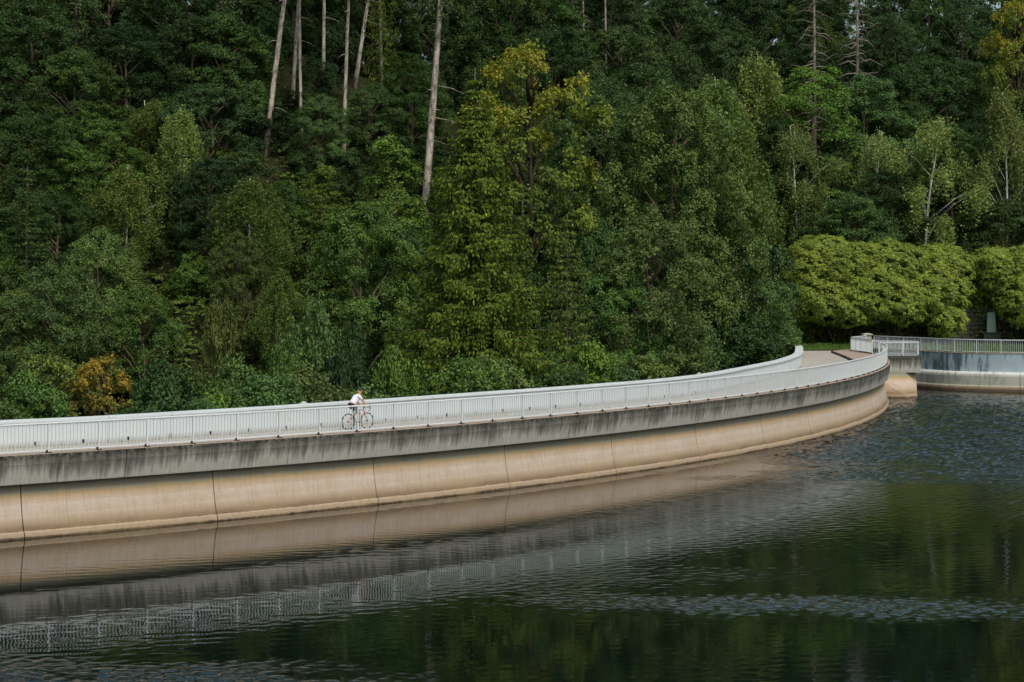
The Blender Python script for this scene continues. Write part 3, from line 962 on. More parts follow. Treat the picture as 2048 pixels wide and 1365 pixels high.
# ------------------------------------------------------------------ leaves
rng = np.random.default_rng(11)
def leaf_mesh(name, C, N, size, asp, tint, mat, droop=None, rng=rng):
    """one kite-shaped two-triangle leaf per centre C with normal N; droop: preferred long axis"""
    n = len(C)
    N = N / np.maximum(1e-6, np.linalg.norm(N, axis=1))[:, None]
    r = rng.normal(size=(n, 3)) if droop is None else droop + rng.normal(size=(n, 3)) * 0.25
    A = r - (r * N).sum(1)[:, None] * N
    A /= np.maximum(1e-6, np.linalg.norm(A, axis=1))[:, None]
    B = np.cross(N, A)
    sz = (size * rng.uniform(0.7, 1.3, n))[:, None] if np.isscalar(size) else (size * rng.uniform(0.8, 1.2, n))[:, None]
    V = np.empty((n, 4, 3), dtype=np.float32)
    V[:, 0] = C - A * sz * 0.5
    V[:, 1] = C + B * sz * asp * 0.5 + N * sz * 0.10
    V[:, 2] = C + A * sz * 0.5
    V[:, 3] = C - B * sz * asp * 0.5 + N * sz * 0.10
    me = bpy.data.meshes.new(name)
    me.vertices.add(4 * n); me.vertices.foreach_set("co", V.ravel())
    me.loops.add(4 * n); me.loops.foreach_set("vertex_index", np.arange(4 * n, dtype=np.int32))
    me.polygons.add(n)
    me.polygons.foreach_set("loop_start", np.arange(0, 4 * n, 4, dtype=np.int32))
    me.polygons.foreach_set("loop_total", np.full(n, 4, dtype=np.int32))
    me.update(calc_edges=True)
    at = me.attributes.new("tint", 'FLOAT', 'FACE')
    at.data.foreach_set("value", np.clip(tint, 0, 1).astype(np.float32))
    me.materials.append(mat)
    return me

def unit(v): return v / np.maximum(1e-6, np.linalg.norm(v, axis=-1, keepdims=True))

def clump_crown(name, W, Hc, nclump, per, rc, leaf, asp, mat, seed, shape='round', flat=0.75, topbias=0.35, autumn=False, droop=0.0):
    """crown from leafy clumps; envelope width W, height Hc, its base at z=0"""
    rg = np.random.default_rng(seed)
    cl = []
    lob = rg.uniform(0, 2 * PI, 3)
    tries = 0
    while len(cl) < nclump and tries < nclump * 60:
        tries += 1
        z = rg.uniform(0.02, 1.0); a = rg.uniform(0, 2 * PI)
        if shape == 'round': rr = math.sqrt(max(0, 1 - (2 * z ** 0.85 - 1) ** 2)) * (1 - 0.10 * z)
        elif shape == 'cone': rr = (1 - z) ** 0.8 * (0.35 + 0.65 * min(1, z * 6)) + 0.06
        elif shape == 'column': rr = math.sqrt(max(0, 1 - (2 * z - 1) ** 4)) * (1 - 0.35 * z)
        else: rr = math.sqrt(max(0, 1 - z * z))      # dome
        rr *= 1 + 0.16 * math.sin(2 * a + lob[0]) + 0.14 * math.sin(3 * a + lob[1] + 5 * z) + 0.10 * math.sin(5 * a + lob[2] + 8 * z)
        k = rg.uniform(0.3, 1.0) ** 0.45
        p = np.array([math.cos(a) * rr * k * W / 2, math.sin(a) * rr * k * W / 2, z * Hc])
        if any(((p - q) ** 2).sum() < (rc * 0.62) ** 2 for q in cl): continue
        cl.append(p)
    cl = np.array(cl)
    C, N, T = [], [], []
    cen = np.array([0, 0, Hc * 0.45])
    for p in cl:
        r = rc * rg.uniform(0.65, 1.35)
        out = unit((p - cen) * np.array([1, 1, 0.8]))
        n = int(per * (r / rc) ** 2)
        nt_ = 13
        tw = unit(rg.normal(size=(nt_, 3)) + out * 0.8 + np.array([0, 0, topbias]))
        tl = rg.uniform(0.7, 1.25, nt_)
        ti = rg.integers(0, nt_, n)
        d = unit(tw[ti] + rg.normal(size=(n, 3)) * 0.20)
        rad = r * rg.uniform(0.30, 1.0, n) ** 0.6 * tl[ti]
        # sub-tufts make the surface knobbly
        tuft = 0.5 + 0.5 * np.sin(d[:, 0] * 7 + p[0] * 3) * np.sin(d[:, 1] * 7 + p[1]) * np.sin(d[:, 2] * 6 + p[2])
        pos = p + d * rad[:, None] * np.array([1, 1, flat])
        if droop: pos[:, 2] -= droop * (np.hypot(pos[:, 0] - p[0], pos[:, 1] - p[1]) / r) ** 2 * r
        C.append(pos)
        N.append(unit(d * 0.55 + np.array([0, 0, 0.6]) + rg.normal(size=(n, 3)) * 0.42))
        t = rg.uniform(0.10, 0.70, n) + 0.13 * rg.normal() + 0.10 * (rg.uniform(size=nt_) - 0.5)[ti] * 2
        if autumn: t = t * 0.5 + 2.0 * np.clip(pos[:, 2] / Hc - 0.38 + 0.16 * rg.normal(), 0, 0.6) * rg.uniform(0.5, 1.1, n)
        T.append(t)
    return leaf_mesh(name, np.concatenate(C), np.concatenate(N), leaf, asp, np.concatenate(T), mat, rng=rg), cl

def birch_crown(name, W, Hc, nb, seed, leaf=0.10, strand=1.3, dens=1.0, mat='birchleaf', f0=0.35, sp=0.22):
    rg = np.random.default_rng(seed)
    C, N, T, cl = [], [], [], []
    for k in range(nb):
        z = (k + rg.uniform()) / nb; a = k * 2.4 + rg.uniform(-.5, .5)
        env = (math.sin(PI * min(1, z * 0.92 + 0.12)) ** 0.7) * (1 - 0.45 * z) + 0.08
        L = env * W / 2 * rg.uniform(0.35, 1.4)
        base = np.array([0, 0, z * Hc * 0.94])
        end = base + np.array([math.cos(a) * L, math.sin(a) * L, L * rg.uniform(0.25, 0.75)])
        cl.append(end)
        for m in range(int(9 * dens) + 4):
            f = rg.uniform(f0, 1.05) ** 0.8
            st = base + (end - base) * f + rg.normal(size=3) * sp
            ln = strand * rg.uniform(0.35, 1.2)
            n = int(ln * 17)
            tt = rg.uniform(0, 1, n)
            p = st + np.outer(tt, np.array([math.cos(a) * 0.25, math.sin(a) * 0.25, -1.0]) * ln) + rg.normal(size=(n, 3)) * 0.10
            C.append(p)
            N.append(unit(rg.normal(size=(n, 3)) + np.array([0, 0, 0.7])))
            T.append(rg.uniform(0.2, 0.8, n) + 0.15 * rg.normal())
    return leaf_mesh(name, np.concatenate(C), np.concatenate(N), leaf, 0.75, np.concatenate(T), M[mat], rng=rg), np.array(cl)

def spruce_crown(name, W, H, levels, seed, base=0.03, step=0.16, needle=0.26, hang=0.8, per=4, power=0.85, nbr=6, limbs=None):
    rg = np.random.default_rng(seed)
    C, N, A, T, S = [], [], [], [], []
    for l in range(levels):
        t = base + (0.985 - base) * (l + rg.uniform(-.3, .3)) / levels
        t = max(base, t)
        L0 = W / 2 * (1 - t) ** power * (0.82 + 0.18 * min(1, (t + .05) * 8))
        for b in range(nbr):
            a = 2 * PI * (b / nbr) + l * 0.9 + rg.uniform(-.35, .35)
            L = max(0.25, L0 * rg.uniform(0.65, 1.22))
            dr = np.array([math.cos(a), math.sin(a), 0.0])
            side = np.array([-dr[1], dr[0], 0.0])
            n = max(2, int(L / step))
            pts = []
            for i in range(n + 1):
                f = i / n
                zz = t * H + 0.12 * L - L * (0.42 * f - 0.22 * f ** 3) * (0.7 + 0.5 * (1 - t))
                pts.append(dr * (f * L) + np.array([0, 0, zz]))
            if limbs is not None: limbs.append(pts)
            for i in range(1, n + 1):
                f = i / n
                q = pts[i]
                m = max(1, int(per * (0.6 + 0.5 * f)))
                wid = 0.5 * L * (1 - 0.75 * f) * 0.55 + 0.12
                for _ in range(m):
                    o = rg.uniform(-1, 1)
                    h = hang * rg.uniform(0.1, 1.0) * (0.35 + 0.65 * min(1, L / 2.0))
                    c = q + side * o * wid - np.array([0, 0, abs(o) * wid * 0.30]) 
                    k = max(1, int(h / 0.22))
                    for j in range(k):
                        C.append(c - np.array([0, 0, j * 0.21]) + rg.normal(size=3) * 0.04)
                        A.append(dr * 0.35 + side * o * 0.5 * (j == 0) + np.array([0, 0, -0.25 - 0.85 * (j > 0)]))
                        N.append(dr * 0.7 + rg.normal(size=3) * 0.5 + np.array([0, 0, 0.45]))
                        last = (j == k - 1)
                        T.append(rg.uniform(0.1, 0.6) + 0.15 * f + (0.25 if last and rg.uniform() < 0.5 else 0))
    C, N, A, T = map(np.array, (C, N, A, T))
    return leaf_mesh(name, C, N, needle, 0.36, T, M['needle'], droop=A, rng=rg)

# ---- trunks
def trunk_mesh(name, H, r0, mat, seed, lean=0.0, bend=0.3, limbs=0, limb_from=0.35, limb_len=2.0, up=0.6, stubs=0, top_r=0.25, extra=None, sides=7, fork=False):
    rd = random.Random(seed)
    mb = MB()
    n = 9
    bx, by = rd.uniform(-bend, bend), rd.uniform(-bend, bend)
    def axis(t): return Vector((lean * H * t + bx * math.sin(PI * t) * 1.0, by * math.sin(PI * t), H * t))
    pts = [axis(i / n) for i in range(n + 1)]
    rad = [r0 * (1 - (1 - top_r) * (i / n)) * (1.25 if i == 0 else 1) for i in range(n + 1)]
    mb.tube(pts, rad, sides)
    for k in range(limbs):
        t = limb_from + (0.97 - limb_from) * (k + rd.random()) / limbs
        a = k * 2.4 + rd.uniform(-.5, .5); L = limb_len * (1.15 - 0.7 * t) * rd.uniform(0.7, 1.3)
        p = axis(t); d = Vector((math.cos(a), math.sin(a), up))
        r = r0 * 0.38 * (1.1 - t)
        q = p + d * L * 0.5 + Vector((0, 0, rd.uniform(-.1, .25) * L)); e = p + d * L + Vector((0, 0, rd.uniform(-.2, .3) * L))
        mb.tube([p, q, e], [r, r * 0.7, r * 0.25], 5)
    for k in range(stubs):
        t = rd.uniform(0.15, 0.95); a = rd.uniform(0, 2 * PI); L = rd.uniform(0.3, 2.2) * (1 if rd.random() < .55 else .3)
        p = axis(t); d = Vector((math.cos(a), math.sin(a), rd.uniform(-.25, .2)))
        mb.tube([p, p + d * L * 0.6, p + d * L + Vector((0, 0, -0.12 * L))], [0.035, 0.025, 0.01], 4)
    if extra:
        for e in extra: mb.tube(e[0], e[1], 5)
    me_o = mb.build(name, mat, smooth=True); COL.objects.unlink(me_o)
    return me_o.data

PROTO = {}     # kind -> list of (crown mesh, trunk mesh, width, height)
def limbs_to(cl, H0, W, n, r, seed):
    """branches from the stem to some clump centres"""
    rd = random.Random(seed); ex = []
    idx = list(range(len(cl))); rd.shuffle(idx)
    for i in idx[:n]:
        c = Vector(cl[i]) + Vector((0, 0, H0))
        z0 = max(H0 * 0.6, c.z - 0.75 * math.hypot(c.x, c.y) - 0.5)
        p = Vector((0, 0, z0)); m = p.lerp(c, 0.5) + Vector((0, 0, 0.25))
        ex.append(([p, m, c], [r * 0.5, r * 0.3, r * 0.1]))
    return ex
def proto_broad(kind, seed, W, H, hb, nclump, per, rc, leaf, shape='round', mat='leaf', bark='bark', **kw):
    asp = kw.pop('asp', 0.72)
    cm, cl = clump_crown(kind + "_crown", W, H - hb, nclump, per, rc, leaf, asp, M[mat], seed, shape, **kw)
    tm = trunk_mesh(kind + "_trunk", H * 0.86, 0.022 * H, M[bark], seed, extra=limbs_to(cl, hb, W, 22, 0.02 * H, seed), top_r=0.15)
    # crown mesh starts at hb
    cm.transform(Matrix.Translation((0, 0, hb)))
    PROTO.setdefault(kind, []).append((cm, tm, W, H))

for i in range(3):
    proto_broad('broad', 20 + i, 9.0, 13.0, 1.0, 135, 520, 1.05, 0.150)
for i in range(3):
    proto_broad('fine', 30 + i, 6.0, 11.0, 0.4, 95, 300, 0.80, 0.14, 'cone', topbias=0.2)
for i in range(3):
    proto_broad('bush', 40 + i, 5.0, 4.0, 0.05, 60, 320, 0.75, 0.135, 'dome', bark='darkbark')
proto_broad('layer', 50, 8.5, 11.0, 1.5, 75, 420, 1.3, 0.14, 'round', flat=0.30, topbias=0.1, droop=0.25)
proto_broad('maple', 55, 12.7, 19.0, 0.8, 250, 480, 1.25, 0.175, 'column')
proto_broad('autumn', 56, 9.0, 15.0, 2.0, 105, 260, 0.95, 0.19, 'round', mat='autumn', autumn=True, bark='darkbark')
proto_broad('orange', 57, 3.4, 3.2, 0.05, 34, 200, 0.5, 0.13, 'dome', mat='autumn', autumn=True)
for i in range(3):
    cm, cl = birch_crown("birch_crown", 5.0, 9.0, 44, 60 + i, 0.155, 1.7, 1.5)
    cm.transform(Matrix.Translation((0, 0, 3.0)))
    tm = trunk_mesh("birch_trunk", 11.6, 0.11, M['birchbark'], 60 + i, bend=0.35, extra=limbs_to(cl, 3.0, 5, 12, 0.05, i), top_r=0.15, lean=(0.0, 0.05, -0.03)[i])
    PROTO.setdefault('birch', []).append((cm, tm, 5.0, 12.5))
for i in range(2):
    cm, cl = birch_crown("birch_crown", 5.6, 9.4, 19, 160 + i, 0.15, 1.35, 3.6, f0=0.72, sp=0.34)
    cm.transform(Matrix.Translation((0, 0, 3.4)))
    tm = trunk_mesh("birch_trunk", 12.4, 0.13, M['birchbark'], 165 + i, bend=0.5, extra=limbs_to(cl, 3.4, 5, 19, 0.06, i), top_r=0.15, lean=0.03)
    PROTO.setdefault('weep', []).append((cm, tm, 5.6, 13.0))
for i in range(2):
    cm = spruce_crown("spruce_crown", 6.5, 18, 40, 70 + i, 0.06, 0.3, 0.42, 0.45, 2, 0.9, 6)
    tm = trunk_mesh("spruce_trunk", 17.7, 0.24, M['darkbark'], 70 + i, bend=0.1, top_r=0.08)
    PROTO.setdefault('spruce', []).append((cm, tm, 6.5, 18))
LIMB = []
cm = spruce_crown("spruce_crown", 9.6, 22.5, 56, 77, 0.02, 0.20, 0.22, 1.05, 12, 0.86, 7, LIMB)
ex = [([Vector(p[0]), Vector(p[len(p) // 2]), Vector(p[-1])], [0.035, 0.018, 0.008]) for p in LIMB]
tm = trunk_mesh("spruce_trunk", 22.6, 0.30, M['bark'], 77, bend=0.05, extra=ex, top_r=0.05)
PROTO['bigspruce'] = [(cm, tm, 8.4, 22.5)]
for i in range(2):     # bare-stemmed pine / larch, crown in the upper part
    cm = spruce_crown("pine_crown", 7.0, 12, 22, 80 + i, 0.02, 0.3, 0.40, 0.55, 3, 0.55, 6)
    cm.transform(Matrix.Translation((0, 0, 14.0)))
    tm = trunk_mesh("pine_trunk", 25.6, 0.25, M['palebark'], 80 + i, bend=0.35, stubs=26, top_r=0.35)
    PROTO.setdefault('pine', []).append((cm, tm, 7.0, 26.0))
tm = trunk_mesh("dead_trunk", 17.0, 0.21, M['deadbark'], 90, bend=0.15, stubs=70, limbs=80, limb_from=0.1, limb_len=2.6, up=-0.2, top_r=0.3)
PROTO['dead'] = [(None, tm, 5.0, 17.0)]
cm = spruce_crown("larch_crown", 5.4, 12.5, 46, 95, 0.04, 0.2, 0.17, 0.4, 7, 0.75, 8)
tm = trunk_mesh("larch_trunk", 12.3, 0.13, M['bark'], 95, bend=0.1, top_r=0.1)
PROTO['larch'] = [(cm, tm, 5.4, 12.5)]

COLORS = {
    'dark': (0.042, 0.080, 0.024), 'deep': (0.030, 0.060, 0.020), 'mid': (0.062, 0.112, 0.028), 'cool': (0.062, 0.108, 0.038),
    'bright': (0.095, 0.155, 0.028), 'lime': (0.105, 0.155, 0.030), 'olive': (0.088, 0.122, 0.036), 'birch': (0.125, 0.160, 0.048),
    'pale': (0.165, 0.195, 0.075), 'spruce': (0.084, 0.116, 0.019), 'needle': (0.046, 0.072, 0.024), 'brown': (0.074, 0.092, 0.028),
    'bright2': (0.085, 0.128, 0.040), 'gold': (0.068, 0.105, 0.026), 'rust': (0.062, 0.076, 0.020), 'rhodo': (0.225, 0.290, 0.050), 'acacia': (0.075, 0.145, 0.022), 'ylw': (0.100, 0.130, 0.026),
}
NAMES = {'broad': 'broadleaf_tree', 'fine': 'young_tree', 'bush': 'bush', 'layer': 'acacia_tree', 'maple': 'maple_tree', 'autumn': 'turning_tree',
         'orange': 'orange_bush', 'birch': 'birch_tree', 'weep': 'birch_tree', 'spruce': 'spruce_tree', 'bigspruce': 'spruce_tree', 'pine': 'pine_tree', 'dead': 'dead_tree', 'larch': 'larch_tree'}
rt = random.Random(99)
DARKEN = 1.0
def plant(kind, x, y, width, height, col, label, group=None, var=None, rz=None, z=None, tilt=0.0, sink=0.25, jit=0.12, fixed_trunk=False):
    P = PROTO[kind]; cm, tm, W, H = P[(var if var is not None else rt.randrange(len(P))) % len(P)]
    z = ground(x, y) if z is None else z
    root = empty(NAMES[kind], (x, y, z - sink), rt.uniform(0, 2 * PI) if rz is None else rz)
    if tilt: root.rotation_euler = (0, tilt, 0)
    root.scale = (width / W, width / W, height / H)
    tag(root, label, 'bush' if kind in ('bush', 'orange') else 'tree', group)
    if kind == 'fine' and col == 'x': pass
    if cm is not None:
        c = bpy.data.objects.new("crown", cm); COL.objects.link(c); c.parent = root
        b = [q * DARKEN * f_ for q, f_ in zip(COLORS[col], (1.20, 1.27, 1.22))]; k = 1 + rt.uniform(-jit, jit) * 2.2
        c.color = (b[0] * k * (1 + rt.uniform(-.08, .08)), b[1] * k, b[2] * k * (1 + rt.uniform(-.1, .1)), 1)
    t = bpy.data.objects.new("trunk", tm); COL.objects.link(t); t.parent = root
    return root
def by_photo(kind, px, top, D, wpx, col, label, **kw):
    z = kw.pop('base', None)
    if z is None and kind in ('broad', 'birch', 'fine', 'larch', 'spruce', 'layer'):
        # stand the tree where the slope gives it a natural height for its spread
        lo, hi = {'broad': (1.15, 1.9), 'layer': (1.0, 1.6), 'birch': (1.5, 2.5), 'fine': (1.4, 2.4), 'larch': (1.6, 2.9), 'spruce': (2, 3.6)}[kind]
        for _ in range(80):
            s = 4000.0 / D; h = EYE + (546 - top) / s - ground((px - 1024) / s, D); w = wpx / s
            if h < lo * w and D > 104: D -= 1.5
            elif h > hi * w and D < 225: D += 1.5
            else: break
    s = 4000.0 / D
    x = (px - 1024) / s
    zt = EYE + (546 - top) / s
    if z is None: z = ground(x, D)
    h = max(1.5, zt - z + 0.25)
    return plant(kind, x, D, wpx / s, h, col, label, z=z, **kw)

# ---- trees that stand out in the photo
T = by_photo
T('bigspruce', 950, 140, 104, 410, 'spruce', "tall drooping spruce with yellow-green shoot tips behind the middle of the dam", rz=0.4, jit=0)
T('autumn', 1058, 104, 139, 290, 'gold', "tall tree turning yellow and orange behind the big spruce", var=0, rz=1.0, jit=0)
T('maple', 1345, 195, 146, 320, 'bright2', "large leafy maple with stepped crown above the curve of the dam", var=0, rz=2.0)
T('broad', 1205, 185, 150, 230, 'cool', "dusky green broadleaf tree between the yellow tree and the large maple")
T('broad', 1170, 440, 132, 210, 'dark', "dark dense tree to the lower right of the big spruce")
T('broad', 1300, 455, 128, 270, 'bright2', "light-leaved rounded tree just behind the parapet below the maple")
T('broad', 1440, 440, 150, 230, 'cool', "fresh green leafy tree next to the end curl of the parapet")
T('broad', 1225, 560, 118, 200, 'mid', "low leafy tree against the parapet right of the brownish larch")
T('larch', 1135, 420, 121, 200, 'brown', "brownish olive larch beside the right flank of the big spruce", jit=0)
T('bush', 1515, 590, 153, 130, 'mid', "dense bush hanging over the curled end of the parapet", base=-0.6)
T('bush', 1450, 610, 146, 190, 'dark', "dark leafy bush inside the last bend of the parapet", base=-1.5)
T('bush', 1370, 640, 132, 190, 'cool', "bluish green bush above the parapet before its last bend", base=-2.5)
T('bush', 1515, 500, 160, 160, 'cool', "tall bush with pale upper leaves left of the rhododendrons", base=0)
T('fine', 790, 285, 138, 220, 'bright', "bright green pointed tree between the leaning trunks and the big spruce")
T('broad', 725, 430, 124, 250, 'mid', "mid-green rounded tree above the cyclist's helmet")
T('broad', 810, 470, 122, 200, 'dark', "dark tree tucked against the left flank of the big spruce")
T('fine', 640, 340, 142, 150, 'lime', "yellow-green young tree right of the long leaning trunk")
T('birch', 500, 335, 143, 180, 'olive', "olive birch crown at the foot of the long leaning trunk")
T('birch', 362, 195, 140, 130, 'birch', "slender birch with a long white stem on the left slope", var=0)
T('birch', 305, 185, 152, 140, 'birch', "airy birch in front of the dark larch trunk on the left", var=1)
T('birch', 250, 310, 136, 150, 'birch', "weeping birch with pale yellow-green sprays on the left slope", var=2)
T('larch', 55, 330, 128, 200, 'needle', "dark green conifer at the left edge of the wood")
T('larch', 265, 470, 130, 120, 'olive', "small olive larch under the weeping birch")
T('broad', 195, 480, 116, 200, 'bright2', "mid-green tree above the orange bush")
T('broad', 110, 555, 110, 240, 'bright2', "light green spreading tree at the left behind the parapet")
T('broad', 285, 600, 109, 190, 'mid', "mid-green low tree right of the orange bush")
T('broad', 30, 600, 101, 190, 'ylw', "yellow-flecked bushy tree at the left edge above the parapet")
T('orange', 210, 722, 93, 175, 'rust', "orange-leaved bush above the left part of the parapet", jit=0, base=-2.2)
T('bush', 110, 735, 97, 200, 'ylw', "yellowish bush below the spreading light green tree", base=-2.6)
T('broad', 480, 480, 112, 130, 'brown', "thin brown-green tree in front of the fern clearing", jit=0)
T('bush', 435, 650, 104, 130, 'brown', "short brownish shrub-like tree below the fern clearing", jit=0)
T('birch', 560, 520, 118, 110, 'olive', "small feathery birch at the right edge of the fern clearing")
T('bush', 30, 765, 88, 200, 'mid', "low green bush filling the lower left corner of the wood", base=-2.8)
T('bush', 330, 760, 95, 190, 'dark', "low dark bush just above the parapet left of the small knob")
T('bush', 460, 750, 96, 190, 'mid', "low mid-green bush above the parapet in line with the fern clearing")
T('bush', 575, 720, 98, 150, 'mid', "leafy bush above the parapet left of the cyclist")
T('bush', 640, 640, 104, 150, 'cool', "pale green bush up behind the cyclist's back")
T('bush', 700, 690, 99, 120, 'deep', "very dark bush directly behind the cyclist's head")
T('bush', 795, 735, 96, 130, 'bright', "bright green bush at the left foot of the big spruce")
T('bush', 395, 515, 134, 120, 'bright', "bright green bush at the foot of the slender white-stemmed birch")
T('bush', 590, 430, 140, 140, 'mid', "bushy shrub between the olive birch and the yellow-green young tree")
rh = random.Random(41)
u = 20.0
hedge_cols = ['mid', 'bright2', 'dark', 'bright', 'cool', 'olive', 'bright2', 'mid']
k = 0
def hz(p):
    c = 1024 + 4000 * p.x / p.y
    return ('near its left end' if c < 250 else 'below the fern clearing' if c < 560 else 'around the cyclist' if c < 830 else 'at the foot of the big spruce' if c < 1110 else 'below the maple')
while u < 92:
    off = -rh.uniform(3.0, 5.0)
    p = PPATH.at(u, off)
    if 120 < 1024 + 4000 * p.x / p.y < 300: u += 2.0; continue
    plant('bush', p.x, p.y, rh.uniform(4.2, 5.8), rh.uniform(4.6, 6.0), hedge_cols[k % 8], "low leafy bush behind the parapet " + hz(p), group="bushes along the parapet " + hz(p), z=-3.6)
    u += rh.uniform(2.6, 3.6); k += 1
# right-hand slope
T('birch', 1430, 120, 175, 190, 'olive', "tall olive birch above the large maple")
T('birch', 1515, 78, 180, 170, 'birch', "tallest light birch of the clump above the large maple", var=0)
T('birch', 1480, 230, 170, 170, 'olive', "olive birch filling the gap right of the large maple", var=2)
T('birch', 1360, 150, 178, 160, 'olive', "birch crown peeping up between maple and dark spruces")
T('layer', 1625, 140, 190, 250, 'acacia', "bright green layered acacia on the right slope", jit=0)
T('weep', 1590, 235, 199, 160, 'pale', "pale weeping birch with a slim straight stem in front of the acacia", var=0)
T('weep', 1850, 225, 199, 200, 'pale', "pale birch with leaning white stem above the right end of the rhododendrons", var=1, tilt=0.06, rz=0)
T('weep', 1755, 250, 203, 140, 'pale', "half-shaded birch between the acacia and the leaning pale birch", var=2)
T('weep', 2010, 165, 200, 150, 'pale', "bending birch near the right edge of the wood", var=1)
T('broad', 1730, 165, 215, 190, 'cool', "dark green broadleaf right of the acacia")
T('broad', 1700, 400, 203, 230, 'cool', "leafy tree directly above the left half of the rhododendrons")
T('broad', 1850, 130, 222, 210, 'dark', "dusky tree behind the leaning pale birch")
T('broad', 2010, 410, 205, 180, 'cool', "broadleaf with pale sprays above the right rhododendron")
T('autumn', 2035, 8, 218, 150, 'gold', "yellowing tree in the upper right corner of the wood", jit=0)
T('dead', 1627, -90, 210, 130, 'pale', "bare grey dead tree above the bright acacia")
T('dead', 1712, -130, 222, 110, 'pale', "second bare grey dead tree, half hidden behind leaves")
T('spruce', 1210, 60, 185, 130, 'needle', "dark spruce behind the crowns right of the yellow tree", base=20)
T('spruce', 1290, 20, 190, 150, 'needle', "dark spruce above the broad maple", base=18)
# upper left
for (px, top, D, w, c, lb) in [
        (60, 20, 178, 230, 'cool', "broadleaf with silvery highlights at the upper left edge"),
        (150, 110, 166, 210, 'mid', "mid-green tree on the upper left slope below the silvery one"),
        (60, 240, 150, 220, 'dark', "dark crown at the left edge above the dark conifer"),
        (180, 240, 152, 200, 'mid', "round green tree left of the weeping birch top"),
        (420, 180, 162, 210, 'cool', "leafy tree with pale flecks left of the long leaning trunk"),
        (450, 40, 178, 220, 'dark', "shaded tree high between the larch and the leaning trunk"),
        (250, 60, 186, 200, 'deep', "deep green tree high on the left slope"),
        (640, 200, 174, 130, 'cool', "leafy tree between the two groups of tall pine stems"),
        (745, 180, 170, 140, 'cool', "silvery tree behind the middle pine stems"),
        (820, 120, 172, 160, 'mid', "green tree left of the thick pine stem"),
        (985, 20, 178, 190, 'cool', "leafy tree above the yellow turning tree"),
        (1090, -10, 184, 200, 'mid', "light-topped tree above the right of the yellow turning tree"),
        (120, 400, 136, 170, 'dark', "dark tree above the mid-green one on the left slope"),
        (420, 330, 152, 160, 'deep', "deep shaded tree behind the slender white-stemmed birch"),
        (560, 375, 152, 130, 'dark', "dark leafy tree right of the leaning trunk's foot"),
        (905, 330, 150, 110, 'mid', "leafy tree between thick pine stem and big spruce")]:
    T('broad', px, top, D, w, c, lb)

# tall bare stems: (base column, base row, top column at row 0, stem width px, D)
STEMS = [(527, 335, 573, 13, 156, "long pale leaning pine trunk, the most slanted of the tall stems"),
         (583, 240, 597, 9, 164, "pine stem just right of the long leaning trunk"),
         (603, 300, 601, 8, 160, "straight thinner pine stem close beside its neighbour"),
         (647, 150, 648, 8, 170, "short visible pine stem rising out of leaves near the top"),
         (688, 305, 700, 9, 158, "straight pine stem left of the middle larch"),
         (712, 160, 736, 9, 172, "rusty-barked pine stem leaning right at the top"),
         (768, 270, 762, 8, 162, "slim pine stem with hanging green larch sprays"),
         (858, 312, 881, 17, 155, "thickest pine stem with a pale scar and bare side branches"),
         (325, 245, 338, 11, 168, "dark larch trunk under a broad drooping crown on the left"),
         (1168, 130, 1166, 5, 186, "thin dark stem in the gap right of the yellow tree"),
         (1213, 110, 1212, 5, 190, "thin whitish stem in the dark gap under the spruces")]
for i, (bx, brow, tx, wp, D, lb) in enumerate(STEMS):
    s = 4000 / D
    x = (bx - 1024) / s
    zb = ground(x, D) - 0.3
    r = wp / s / 2
    slope = (tx - bx) / max(1, (brow - 0)) 
    low = i == 8
    cz = 8.0 if low else 15.0
    H = (EYE + (546 - (-330 if not low else -150)) / s) - zb
    k = r / 0.25
    P = PROTO['pine'][i % 2]
    root = empty("pine_tree", (x, D, zb))
    tag(root, lb, 'tree')
    t = bpy.data.objects.new("trunk", P[1]); COL.objects.link(t); t.parent = root
    t.scale = (max(0.35, k), max(0.35, k), H / 26.0)
    c = bpy.data.objects.new("crown", P[0]); COL.objects.link(c); c.parent = root
    kk = 1.0
    if low: c.scale = (1.35, 1.35, H / 26.0); c.location.z = -H * 0.18
    elif i == 6: c.scale = (0.5, 0.5, H / 26.0); c.location.z = -H * 0.30
    else: c.scale = (0.9, 0.9, H / 26.0); c.location.z = 0.0
    b = COLORS['spruce' if i == 6 else 'needle']; c.color = (b[0], b[1], b[2], 1)
    root.rotation_euler = (0, math.atan(slope), 0)
    # keep the foot where it is seen: shift so the stem passes (bx, brow)
    zrow = EYE + (546 - brow) / s
    root.location.x = x - (zrow - zb) * slope

